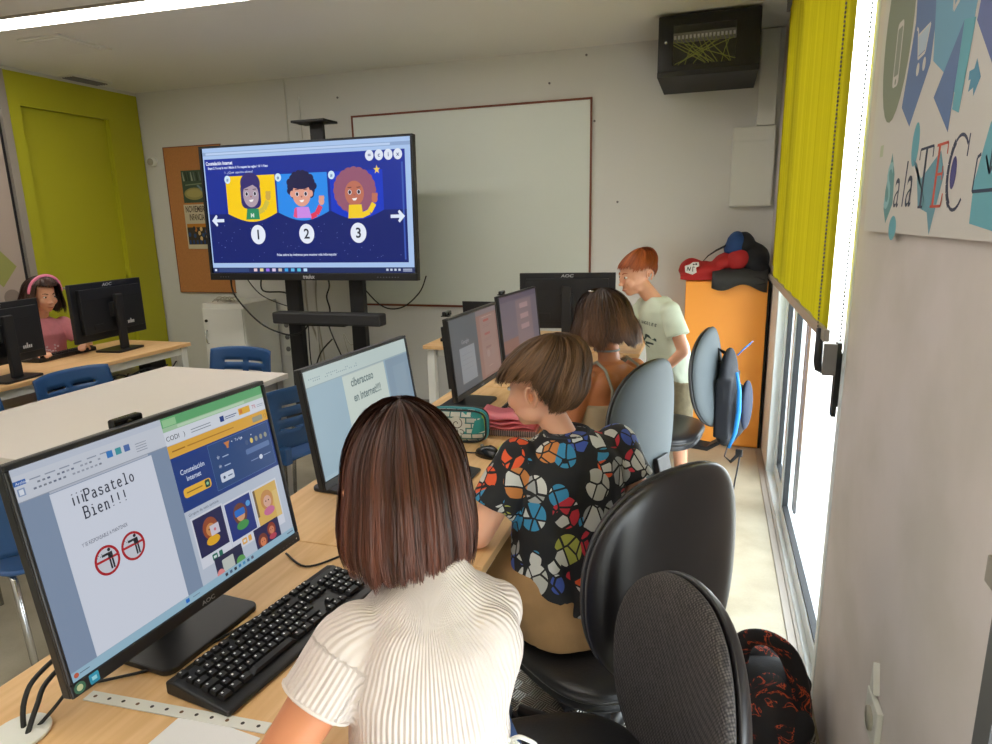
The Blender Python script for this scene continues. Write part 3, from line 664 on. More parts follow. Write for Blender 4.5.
# ================================================================== KEYBOARDS AND MICE
def keyboard(loc, rz, label, full=False, group=None):
    t = thing('keyboard', label, 'keyboard', loc, rz, group); t.scale = (.93,)*3
    W, D = .45, .155
    b = MB(); vs = []
    prof = [(-D/2, .004), (-D/2+.01, .0), (D/2, .0), (D/2, .026), (D/2-.02, .03), (-D/2+.03, .014), (-D/2+.004, .012)]
    b.prism(prof, 'x', -W/2, W/2); b.build('base', M['black'], t, bevel=.004)
    rows = [(.058, [(.0, 1)]+[(2+i, 1) for i in range(4)]+[(6.5+i, 1) for i in range(4)]+[(11+i, 1) for i in range(4)]+[(15.4+i, 1) for i in range(3)]),
            (.034, [(i, 1) for i in range(13)]+[(13, 2)]+[(15.4+i, 1) for i in range(3)]+[(18.8+i, 1) for i in range(4)]),
            (.015, [(0, 1.5)]+[(1.5+i, 1) for i in range(13)]+[(14.5-.0, .5)]+[(15.4+i, 1) for i in range(3)]+[(18.8+i, 1) for i in range(4)]),
            (-.004, [(0, 1.75)]+[(1.75+i, 1) for i in range(12)]+[(13.75, 1.25)]+[(18.8+i, 1) for i in range(3)]),
            (-.023, [(0, 1.25)]+[(1.25+i, 1) for i in range(11)]+[(12.25, 2.75)]+[(16.4, 1)]+[(18.8+i, 1) for i in range(3)]),
            (-.042, [(0, 1.25), (1.25, 1.25), (2.5, 1.25), (3.75, 6.25), (10, 1.25), (11.25, 1.25), (12.5, 1.25), (13.75, 1.25)]+[(15.4+i, 1) for i in range(3)]+[(18.8, 2), (20.8, 1)])]
    u = .0189; keys = []
    for yy, ks in rows:
        for kx, kw in ks: keys.append((-W/2+.013+kx*u+kw*u/2, yy, kw*u-.0028))
    def cap(mb, x, y, w_, leg):
        h_ = .0155; zb = .0165+(y+.05)*.11; a, b = w_/2, h_/2
        T = Matrix.Translation((x, y, zb)) @ Matrix.Rotation(.1, 4, 'X')
        mb.add([(-a, -b, 0), (a, -b, 0), (a, b, 0), (-a, b, 0), (-a*.82, -b*.8, .0075), (a*.82, -b*.8, .0075), (a*.82, b*.85, .0075), (-a*.82, b*.85, .0075)],
               [(3, 2, 1, 0), (4, 5, 6, 7), (0, 1, 5, 4), (1, 2, 6, 5), (2, 3, 7, 6), (3, 0, 4, 7)], 0, T)
        if leg and w_ < .1: mb.add([(-a*.5, b*.1, .0078), (-a*.5+.0035, b*.1, .0078), (-a*.5+.0035, b*.6, .0078), (-a*.5, b*.6, .0078)], [(0, 1, 2, 3)], 1, T)
    if full:
        for x, y, w_ in keys[:100]:
            m = MB(); cap(m, 0, y, w_, True); m.build('key', [M['keycap'], M['legend']], t, loc=(x, 0, 0))
        m = MB()
        for x, y, w_ in keys[100:]: cap(m, x, y, w_, True)
        tag(m.build('keys', [M['keycap'], M['legend']], t), kind='stuff')
        MB().box((-.0, .067, .0292), (.018, .003, .0004), (-.03, 0, 0)).build('maker_mark', M['legend'], t)
    else:
        m = MB()
        for x, y, w_ in keys: cap(m, x, y, w_, True)
        m.build('keys', [M['keycap'], M['legend']], t)
    return t
def mouse(loc, rz, label):
    t = thing('computer_mouse', label, 'mouse', loc, rz)
    b = MB(); vs = []; n = 24; N = 8
    for i in range(N+1):
        a = pi/2*i/N
        for k in range(n):
            an = 2*pi*k/n; vs.append((.031*cos(a)**.7*cos(an)*(1+.08*sin(an)), .055*cos(a)**.7*sin(an), .036*sin(a)*(1-.25*max(0, sin(an))) if i < N else .034))
    fs = [(i*n+k, i*n+(k+1) % n, (i+1)*n+(k+1) % n, (i+1)*n+k) for i in range(N) for k in range(n)]+[tuple(range(n-1, -1, -1)), tuple(N*n+k for k in range(n))]
    b.add(vs, fs, 0, None, True); b.build('body', M['black_gloss'], t)
    MB().cyl((0, .028, .026), .008, .006, 14, axis='x').build('scroll_wheel', M['grey'], t)
    return t
def cable(name, pts, r, label, m='cable', cat='cable', group=None, sub=6):
    P = [V(p) for p in pts]; out = []
    for i in range(len(P)-1):
        p0, p1, p2, p3 = P[max(i-1, 0)], P[i], P[i+1], P[min(i+2, len(P)-1)]
        for k in range(sub):
            s_ = k/sub
            out.append(.5*((2*p1)+(-p0+p2)*s_+(2*p0-5*p1+4*p2-p3)*s_**2+(-p0+3*p1-3*p2+p3)*s_**3))
    out.append(P[-1])
    return tag(MB().tube(out, r, 8).build(name, M[m]), label, cat, group)

ZD = .7405
keyboard((-.738, .932, ZD), radians(83), 'large black keyboard with white legends on the near desk', True)
keyboard((-.735, 1.62, ZD), radians(88), 'black keyboard on the desk in front of the boy in the patterned shirt')
keyboard((-.72, 2.52, ZD), radians(90), 'black keyboard in front of the girl in the strappy top')
keyboard((-3.86, 3.0, ZD), radians(-85), 'black keyboard under the hands of the girl in pink')
mouse((-.682, 1.965, ZD), radians(60), 'black computer mouse beside the yellow sticky note')
mouse((-.72, 2.80, ZD), radians(80), 'black computer mouse in front of the boy\'s face by the third monitor')

# ================================================================== MONITORS
M['mon_back'] = mat('textured_black_plastic', rgb(26, 27, 30), .42, bump=.1, bscale=400)
def monitor(loc, yaw, tilt, w_, h_, label, paint, hz, group=None, stand_off=.055, rear=True, led=None, strength=1.0, zb=ZD, thick=.028, webcam=None):
    """hz: height of the panel centre above the desk; the screen faces local -y"""
    t = thing('computer_monitor', label, 'monitor', (loc[0], loc[1], zb), yaw, group)
    T = Matrix.Translation((0, 0, hz)) @ Matrix.Rotation(-tilt, 4, 'X')
    a, b = w_/2, h_/2; bt, bb, bs = .009, .022, .008
    o = MB(); o.span(-a, a, 0.002, .02, -b, b, 0, T).span(-a*.86, a*.86, .02, .02+thick, -b*.72, b*.8, 0, T)
    o.span(-a, a, -.004, .002, b-bt, b, 0, T).span(-a, a, -.004, .002, -b, -b+bb, 0, T).span(-a, -a+bs, -.004, .002, -b+bb, b-bt, 0, T).span(a-bs, a, -.004, .002, -b+bb, b-bt, 0, T)
    o.build('housing', M['mon_back'], t, bevel=.0025)
    s = MB().span(-a+bs, a-bs, .0005, .002, -b+bb, b-bt, 0, T).build('screen', M['black_gloss'], t)
    if paint:
        CT = T @ Matrix(((1, 0, 0, 0), (0, 0, -1, .0002), (0, 1, 0, 0), (0, 0, 0, 1)))
        c = Canvas(lambda k: emis(k, strength), CT); paint(c, w_, h_)
        c.build('screen_image', s)
    # logo on the front strip and on the back
    CT = T @ Matrix(((1, 0, 0, 0), (0, 0, -1, -.0042), (0, 1, 0, 0), (0, 0, 0, 1)))
    c = Canvas(lambda k: paper(k), CT); c.text('AOC', 0, -b+.006, .011, (150, 150, 150), align='c', bold=.02, sx=1.3)
    for k in range(5): c.rect(a-.07+.011*k, -b+.008, a-.064+.011*k, -b+.009, (90, 90, 90))
    c.ell(a-.012, -b+.01, .0015, .0015, (230, 230, 230))
    if led: 
        c.ell(-a+.014, -b+.012, .009, .009, (60, 110, 90)); c.ell(-a+.014, -b+.012, .005, .005, (190, 200, 160)); c.rrect(-a+.03, -b+.004, -a+.046, -b+.020, .002, (40, 150, 190)); c.rect(-a+.034, -b+.009, -a+.042, -b+.015, (150, 210, 230))
    c.build('front_logo', t)
    if rear:
        CT = T @ Matrix(((-1, 0, 0, 0), (0, 0, 1, .0203), (0, 1, 0, 0), (0, 0, 0, 1)))
        c = Canvas(lambda k: paper(k), CT); 
        c.text('AOC', .0, b*.845, .026, (170, 172, 176), align='c', bold=.03, sx=1.35, shear=.15); c.build('back_logo', t)
        MB().span(-.17, -.05, .046, .052, -b*.62, -b*.5, 0, T).build('port_cover', M['black'], t); MB().span(a*.35, a*.6, .046, .052, -b*.6, -b*.42, 0, T).build('port_cover', M['black'], t)
        st = MB()
        for k in range(5): st.span(-.155+.012*k, -.147+.012*k, .0525, .053, -b*.58, -b*.48+.012*(k == 2), 0, T)
        st.build('port_label', M['legend'], t)
        MB().span(-a*.8, a*.8, .0475, .05, b*.42, b*.44, 0, T).build('back_groove', M['black_matte'], t)
    # stand
    n = MB().prism([(-.03, .075), (.03, .075), (.03, .10), (-.03, .10)], 'z', .012, hz+.10); n.build('stand_neck', M['black_matte'], t, bevel=.006)
    MB().span(-.04, .04, .04, .075, hz-.04, hz+.05).build('mount', M['black_matte'], t, bevel=.004)
    sb = MB().prism(rpoly(-.115, .115, -.10+stand_off, .145, .02), 'z', 0, .012); sb.build('stand_base', M['black'], t, bevel=.003)
    return t
def webcam(loc, rz, label):
    t = thing('webcam', label, 'webcam', loc, rz); t.scale = (.64,)*3
    MB().span(-.045, .045, -.016, .012, .006, .034).build('body', M['black_gloss'], t, bevel=.006)
    MB().cyl((0, -.018, .02), .008, .006, 16, axis='y').build('lens', M['black_gloss'], t)
    MB().span(-.02, .02, -.02, .03, .0, .007).build('clip', M['black'], t, bevel=.002)

def paint_m1(c, w_, h_):
    U = lambda u: (u-.5)*w_
    W_ = lambda v: (v-.5)*h_
    def R(u0, v0, u1, v1, k): c.rect(U(u0), W_(v0), U(u1), W_(v1), k)
    x0, x1, y0, y1 = .017, .983, .062, .974
    R(x0, y0, .50, y1, (128, 146, 172))                     # word window
    R(x0, .84, .50, y1, (200, 206, 218)); R(x0, .945, .50, y1, (190, 198, 214)); 
    R(x0, .905, .05, .925, (34, 92, 170)); c.text('Archivo', U(.022), W_(.909), .006, (235, 240, 250))
    for i, wd in enumerate((.03, .03, .03, .025, .03, .03)): R(.06+i*.042, .912, .06+i*.042+wd, .917, (140, 148, 165))
    R(.022, .862, .042, .893, (130, 150, 185)); R(.026, .866, .038, .888, (220, 226, 236))
    random.seed(2)
    for r_ in range(2):
        for i in range(16):
            if random.random() < .8: R(.05+i*.014, .892-r_*.022, .058+i*.014, .9-r_*.022, random.choice([(120, 126, 140), (150, 156, 170), (100, 108, 130)]))
    for i, k in enumerate(((50, 120, 190), (60, 150, 160), (80, 110, 170))): R(.29+i*.03, .885, .31+i*.03, .915, k)
    for i in range(4): R(.39, .9-i*.012, .43, .903-i*.012, (130, 136, 150))
    R(x0, .838, .50, .8415, (150, 158, 172)); R(.10, .83, .425, .838, (180, 186, 200))
    R(.098, .10, .436, .827, (210, 216, 230))               # page
    # typewriter words
    def tw(body, u, v, s):
        glyph = {'P': [[(0, 0), (0, 1)], [(-.1, 0), (.2, 0)], [(-.1, 1), (.35, 1), (.5, .88), (.5, .62), (.35, .5), (0, .5)]],
                 'B': [[(0, 0), (0, 1)], [(-.1, 0), (.38, 0), (.5, .12), (.5, .4), (.36, .52), (0, .52)], [(-.1, 1), (.32, 1), (.44, .88), (.44, .62), (.36, .52)]],
                 'a': [[(.05, .6), (.2, .66), (.36, .62), (.4, .5), (.4, .02), (.52, .02)], [(.4, .4), (.15, .38), (.02, .26), (.04, .06), (.16, 0), (.3, .02), (.4, .14)]],
                 's': [[(.42, .52), (.42, .64)], [(.42, .56), (.3, .66), (.12, .64), (.06, .5), (.14, .38), (.36, .32), (.44, .18), (.36, .02), (.16, 0), (.06, .1)], [(.06, 0), (.06, .16)]],
                 't': [[(.16, .85), (.16, .12), (.26, 0), (.4, .02), (.48, .1)], [(.02, .64), (.44, .64)]],
                 'e': [[(.05, .34), (.46, .34), (.44, .52), (.3, .66), (.16, .64), (.04, .48), (.04, .2), (.16, .02), (.34, 0), (.46, .1)]],
                 'l': [[(.08, 1), (.26, 1), (.26, .01)], [(.04, 0), (.48, 0)]],
                 'o': [[(.25+.22*cos(radians(q)), .33+.33*sin(radians(q))) for q in range(0, 361, 30)]],
                 'i': [[(.08, .64), (.26, .64), (.26, .01)], [(.04, 0), (.48, 0)], [(.24, .84), (.24, .94)]],
                 'n': [[(0, .64), (.1, .64), (.1, 0)], [(0, 0), (.2, 0)], [(.1, .5), (.24, .66), (.38, .6), (.42, .48), (.42, 0)], [(.34, 0), (.52, 0)]],
                 '!': [[(.24, 1), (.24, .3)], [(.24, .08), (.24, 0)]], '^': [[(.24, .7), (.24, 0)], [(.24, .92), (.24, 1)]]}
        for ch in body:
            for st in glyph.get(ch, []):
                c.line([(u+a*s*.82, v+b*s) for a, b in st], s*.12, (34, 38, 56))
            u += s*.62 if ch != '^' else s*.42
    tw('^^^Pasatelo', U(.150), W_(.745), .0185); tw('Bien!!!', U(.178), W_(.675), .0185)
    c.text('Y SE RESPONSABLE A MANTENER', U(.145), W_(.563), .009, (80, 84, 100), width=.150*w_)
    for cu, cv in ((.205, .462), (.295, .466)):
        a, b = .041*w_, .066*h_
        c.ell(U(cu), W_(cv), a*.95, b*.95, (200, 202, 212))
        c.ring(U(cu), W_(cv), a, b, .0042, (170, 30, 40)); c.rect(U(cu)-a*.93, W_(cv)+.0, U(cu)+a*.93, W_(cv)+.004, (176, 34, 44))
        K = (34, 34, 40)
        c.ell(U(cu)+a*.28, W_(cv)+b*.64, .0028, .0028, K); c.rect(U(cu)+a*.1, W_(cv)+b*.05, U(cu)+a*.48, W_(cv)+b*.48, K); c.rect(U(cu)-a*.35, W_(cv)+b*.32, U(cu)+a*.12, W_(cv)+b*.48, K)
        c.rect(U(cu)+a*.12, W_(cv)-b*.66, U(cu)+a*.26, W_(cv)+b*.0, K); c.rect(U(cu)+a*.32, W_(cv)-b*.66, U(cu)+a*.46, W_(cv)+b*.0, K)
        for k in range(5): c.ell(U(cu)-a*.7+k*a*.13, W_(cv)+b*(.42+.12*(k % 2)), .0007, .0007, K)
    # browser
    R(.50, y0, x1, y1, (186, 196, 212))
    R(.50, .925, x1, y1, (96, 168, 112)); R(.505, .93, .56, .965, (150, 200, 150)); R(.50, .905, x1, .927, (160, 196, 160)); R(.56, .909, .88, .923, (186, 214, 184))
    R(.50, .836, x1, .905, (214, 220, 230)); c.text('CODI', U(.505), W_(.858), .0125, (30, 34, 44), sx=.95); c.text(')', U(.577), W_(.858), .0125, (30, 34, 44))
    for i in range(2): R(.61, .872-i*.014, .70, .876-i*.014, (120, 128, 140))
    R(.745, .855, .765, .885, (28, 60, 130)); R(.77, .87, .83, .875, (90, 104, 140)); R(.77, .86, .82, .864, (90, 104, 140)); R(.84, .853, .90, .89, (226, 176, 60)); R(.845, .86, .86, .883, (210, 120, 50))
    c.text('TR', U(.912), W_(.862), .011, (196, 80, 90), width=.022*w_); R(.94, .872, .975, .875, (140, 146, 160)); R(.94, .862, .97, .865, (140, 146, 160))
    R(.50, .772, x1, .834, (222, 168, 62)); R(.515, .8, .57, .806, (150, 100, 30)); R(.58, .8, .80, .806, (176, 124, 40)); c.rrect(U(.90), W_(.785), U(.955), W_(.815), .002, (150, 150, 130)); c.ring(U(.97), W_(.8), .004, .004, .0006, (120, 90, 40))
    R(.50, .492, x1, .772, (24, 58, 128))
    c.poly([(U(.66), W_(.515)), (U(.972), W_(.515)), (U(.972), W_(.762)), (U(.66), W_(.762))], (34, 70, 124)); c.line([(U(.66), W_(.515)), (U(.972), W_(.515)), (U(.972), W_(.762)), (U(.66), W_(.762)), (U(.66), W_(.515))], .0006, (110, 140, 190))
    c.text('Constelación', U(.525), W_(.675), .0135, (215, 225, 245), width=.105*w_, bold=.01); c.text('Internet', U(.545), W_(.635), .0135, (215, 225, 245), width=.062*w_, bold=.01)
    c.rrect(U(.518), W_(.555), U(.64), W_(.605), .006, (232, 180, 60)); R(.53, .577, .60, .583, (130, 100, 40)); c.rrect(U(.612), W_(.56), U(.634), W_(.6), .003, (26, 70, 60)); c.ell(U(.623), W_(.58), .003, .003, (150, 200, 150))
    c.poly([(U(.735), W_(.745)), (U(.765), W_(.745)), (U(.755), W_(.722)), (U(.745), W_(.722))], (196, 120, 50)); R(.745, .71, .755, .722, (196, 120, 50)); c.text('Tu liga', U(.79), W_(.728), .008, (215, 225, 245)); 
    for i in (0, 1, 2): c.ell(U(.775+.05*i), W_(.735-.004*i), .0014, .0014, (220, 228, 240))
    for v in (.672, .622, .568): c.text('*' if v > .6 else 'o', U(.69), W_(v-.012), .016, (225, 232, 245)); R(.715, v, .745, v+.006, (170, 186, 216))
    c.rrect(U(.685), W_(.545), U(.75), W_(.592), .003, (205, 215, 232)); R(.72, .564, .742, .57, (60, 80, 120)); c.ell(U(.702), W_(.568), .003, .003, (40, 60, 100))
    for i in range(5): c.ell(U(.845+.026*i), W_(.695), .0042, .0055, (226, 200, 90) if i == 1 else (150, 150, 130) if i else (70, 90, 130))
    c.rrect(U(.83), W_(.628), U(.96), W_(.658), .003, (90, 118, 168)); c.ell(U(.90), W_(.585), .005, .005, (215, 225, 240)); R(.845, .583, .885, .588, (130, 150, 190)); R(.915, .583, .955, .588, (130, 150, 190))
    c.text('Grupos de esta semana', U(.515), W_(.462), .0075, (60, 70, 90), width=.135*w_)
    def face(u, v, s, hair, skin, top):
        c.ell(u, v, s*.62, s*.72, hair); c.ell(u, v-s*.1, s*.38, s*.42, skin); c.ell(u-s*.14, v-s*.05, s*.05, s*.06, (40, 30, 40)); c.ell(u+s*.14, v-s*.05, s*.05, s*.06, (40, 30, 40)); c.ell(u, v-s*.8, s*.55, s*.3, top)
    for u0, v0, u1, v1, bg, hair, skin, top, kk in ((.522, .232, .655, .438, (38, 40, 82), (150, 74, 44), (206, 140, 84), (224, 170, 40), 0), (.669, .218, .797, .428, (36, 56, 128), (112, 66, 50), (214, 160, 120), (70, 150, 80), 1), (.813, .209, .942, .421, (214, 176, 92), (196, 140, 80), (216, 170, 150), (200, 110, 150), 2)):
        R(u0-.006, v0-.055, u1+.006, v1+.01, (212, 216, 228)); R(u0, v0, u1, v1, bg)
        cu, cv = U((u0+u1)/2), W_((v0+v1)/2+.02); face(cu, cv, .030, hair, skin, top)
        if kk == 0: c.rect(cu-.002, cv-.016, cu+.020, cv+.004, (206, 200, 214)); c.ell(cu+.009, cv-.006, .003, .003, (210, 110, 120))
        if kk == 1: c.rrect(cu-.015, cv-.004, cu+.013, cv+.010, .004, (40, 110, 200)); c.ell(cu+.025, cv+.012, .006, .006, (90, 160, 220))
        if kk == 2: c.rect(U(u1)-.016, W_(v0), U(u1), W_(v1)-.02, (220, 190, 120)); c.rect(U(u0), W_(v0)+.02, U(u0)+.006, W_(v1), (120, 96, 60))
        kc = ((30, 110, 90), (226, 170, 80), (110, 112, 116))[kk]
        c.rrect(cu-.012, W_(v0-.045), cu+.001, W_(v0-.012), .002, kc); c.rrect(cu+.005, W_(v0-.045), cu+.014, W_(v0-.012), .002, kc); c.rect(cu-.009, W_(v0-.035), cu-.002, W_(v0-.022), (215, 222, 225))
    R(.569, .072, .702, .192, (42, 46, 76)); R(.772, .072, .91, .213, (36, 38, 80))
    c.rrect(U(.6), W_(.1), U(.655), W_(.165), .002, (190, 196, 190)); c.ell(U(.585), W_(.095), .010, .012, (220, 140, 140)); c.ell(U(.685), W_(.105), .012, .010, (96, 160, 90))
    face(U(.81), W_(.13), .022, (120, 60, 50), (214, 130, 90), (190, 80, 80)); face(U(.865), W_(.165), .020, (140, 60, 40), (206, 130, 100), (180, 70, 90))
    R(x0, .060, x1, .10, (150, 186, 206)); c.ell(U(.03), W_(.082), .004, .004, (190, 90, 60)); R(.04, .08, .07, .084, (90, 110, 130)); R(.42, .072, .435, .092, (30, 110, 200)); R(.45, .08, .48, .084, (110, 130, 150))
    for i, k in enumerate(((60, 60, 70), (70, 90, 120), (40, 50, 60), (50, 120, 170), (60, 140, 190), (50, 90, 130), (90, 90, 110))): R(.60+i*.022, .074, .612+i*.022, .09, k)
    R(.94, .078, .975, .084, (90, 100, 120))

def paint_m2(c, w_, h_):
    U = lambda u: (u-.5)*w_
    W_ = lambda v: (v-.5)*h_
    def R(u0, v0, u1, v1, k): c.rect(U(u0), W_(v0), U(u1), W_(v1), k)
    R(.017, .068, .984, .970, (150, 176, 190)); R(.017, .84, .984, .970, (186, 202, 200)); R(.017, .835, .984, .842, (150, 168, 172))
    R(.73, .10, .984, .83, (128, 150, 168)); R(.80, .3, .94, .75, (134, 156, 172))
    random.seed(4)
    for r_ in range(2):
        for i in range(26):
            if random.random() < .6: R(.05+i*.016, .895-r_*.02, .058+i*.016, .904-r_*.02, (140, 156, 160))
    R(.31, .15, .715, .835, (196, 208, 200)); R(.31, .825, .715, .835, (170, 184, 184))
    c.text('ciberacoso', U(.375), W_(.715), .034, (96, 116, 116), width=.215*w_, bold=.025); c.text('en internet!!!!', U(.378), W_(.58), .034, (96, 116, 116), width=.265*w_, bold=.025)
    P = [(U(.37+.02*i), W_(.43+.05*sin(i*.33))) for i in range(18)]
    c.line(P, .0015, (120, 140, 142)); c.line([(a, b-.012) for a, b in P], .0015, (120, 140, 142)); R(.017, .068, .984, .10, (160, 184, 196))
def paint_m3(c, w_, h_):
    U = lambda u: (u-.5)*w_
    W_ = lambda v: (v-.5)*h_
    def R(u0, v0, u1, v1, k): c.rect(U(u0), W_(v0), U(u1), W_(v1), k)
    R(.017, .068, .984, .970, (84, 88, 92)); R(.53, .068, .984, .970, (136, 104, 94)); R(.53, .9, .984, .97, (120, 110, 112)); R(.6, .1, .95, .88, (142, 116, 108))
    R(.15, .16, .44, .595, (132, 136, 140)); c.text('Google', U(.205), W_(.64), .022, (150, 152, 156), width=.14*w_)
    for i in range(4): R(.18, .5-.06*i, .38, .505-.06*i, (118, 122, 126))
    for v, k in ((.8, (150, 76, 70)), (.62, (146, 80, 76)), (.44, (128, 96, 92))): R(.68, v, .8, v+.03, k); R(.66, v-.05, .84, v-.045, (128, 100, 96)); R(.66, v-.07, .8, v-.065, (128, 100, 96))
    R(.65, .86, .88, .866, (180, 150, 144)); c.ell(U(.72), W_(.37), .02, .016, (150, 128, 122)); c.ell(U(.82), W_(.37), .02, .016, (140, 118, 112)); R(.70, .2, .80, .205, (180, 150, 144))
def paint_m4(c, w_, h_):
    U = lambda u: (u-.5)*w_
    W_ = lambda v: (v-.5)*h_
    def R(u0, v0, u1, v1, k): c.rect(U(u0), W_(v0), U(u1), W_(v1), k)
    R(.017, .068, .984, .970, (106, 98, 106)); R(.017, .88, .984, .970, (92, 84, 96)); R(.40, .15, .82, .86, (124, 108, 110)); R(.017, .068, .4, .3, (128, 96, 86))
    for v in (.72, .55, .38): R(.5, v, .72, v+.08, (156, 130, 130)); R(.5, v-.02, .72, v-.015, (110, 96, 100))
    R(.017, .05+.018, .984, .1, (80, 70, 78))
monitor((-.898, .883), radians(86.7), radians(9.1), .54, .37, 'nearest monitor, at the left, showing a typed page with two red prohibition signs', paint_m1, .255, led=True, strength=.74)
monitor((-.939, 1.654), radians(86.3), radians(8.6), .54, .325, 'second monitor in the desk row, showing the words ciberacoso en internet', paint_m2, .245, strength=.78)
monitor((-.918, 2.548), radians(88.3), radians(5.8), .54, .325, 'third monitor in the desk row, with a grey page and reddish right half', paint_m3, .245, strength=.8)
monitor((-.943, 3.30), radians(85), radians(5.7), .54, .325, 'fourth monitor in the desk row, dim mauve screen, half hidden behind the girls', paint_m4, .245, strength=.8)
monitor((-.865, 4.10), radians(188), 0, .60, .35, 'monitor seen from behind with a silver maker mark, beside the red-haired boy', None, .265)
webcam((-.958, .842, 1.164), radians(86.7), 'black webcam clipped on top of the nearest monitor')
webcam((-.975, 2.36, 1.145), radians(88), 'small black webcam on top of the third monitor')
webcam((-.99, 3.12, 1.145), radians(88), 'small black webcam on top of the fourth monitor')
# two monitors on the left desk, backs to the room
monitor((-3.70, 3.25), radians(277), 0, .60, .36, 'monitor seen from behind on the left desk, right of the girl in pink', None, .265)
monitor((-3.56, 2.43), radians(278), 0, .54, .325, 'monitor seen from behind at the left edge of the picture', None, .24)

# laptop on the far desk
t = thing('laptop', 'dark open laptop with a red shield badge on its lid, on the back desk', 'laptop', (-1.38, 4.12, ZD), radians(180))
MB().span(-.19, .19, -.26, 0, 0, .02).build('base', M['black'], t, bevel=.003)
T = Matrix.Rotation(radians(-8), 4, 'X')
MB().span(-.19, .19, 0, .008, .01, .255, 0, T).build('lid', M['mon_back'], t, bevel=.003)
c = Canvas(lambda k: paper(k), T @ Matrix(((-1, 0, 0, 0), (0, 0, 1, .0085), (0, 1, 0, 0), (0, 0, 0, 1))))
c.poly([(-.0+.0, .15), (.02, .165), (.04, .17), (.06, .165), (.08, .15), (.07, .12), (.04, .095), (.01, .12)], (170, 30, 40)); c.poly([(.03, .15), (.055, .155), (.05, .13), (.04, .11), (.035, .13)], (225, 200, 200)); c.text('msi', -.0, .2, .02, (120, 120, 124), bold=.02)
c.build('badge', t)
t = thing('router', 'small black flat box at the left end of the back desk', 'box', (-1.62, 3.98, ZD)); MB().span(-.06, .06, -.04, .04, 0, .022).build('body', M['black'], t, bevel=.004)
for k in range(3): MB().cyl((-.04+.04*k, -.041, .012), .003, .002, 8, axis='y').build('light', M['grey'], t)

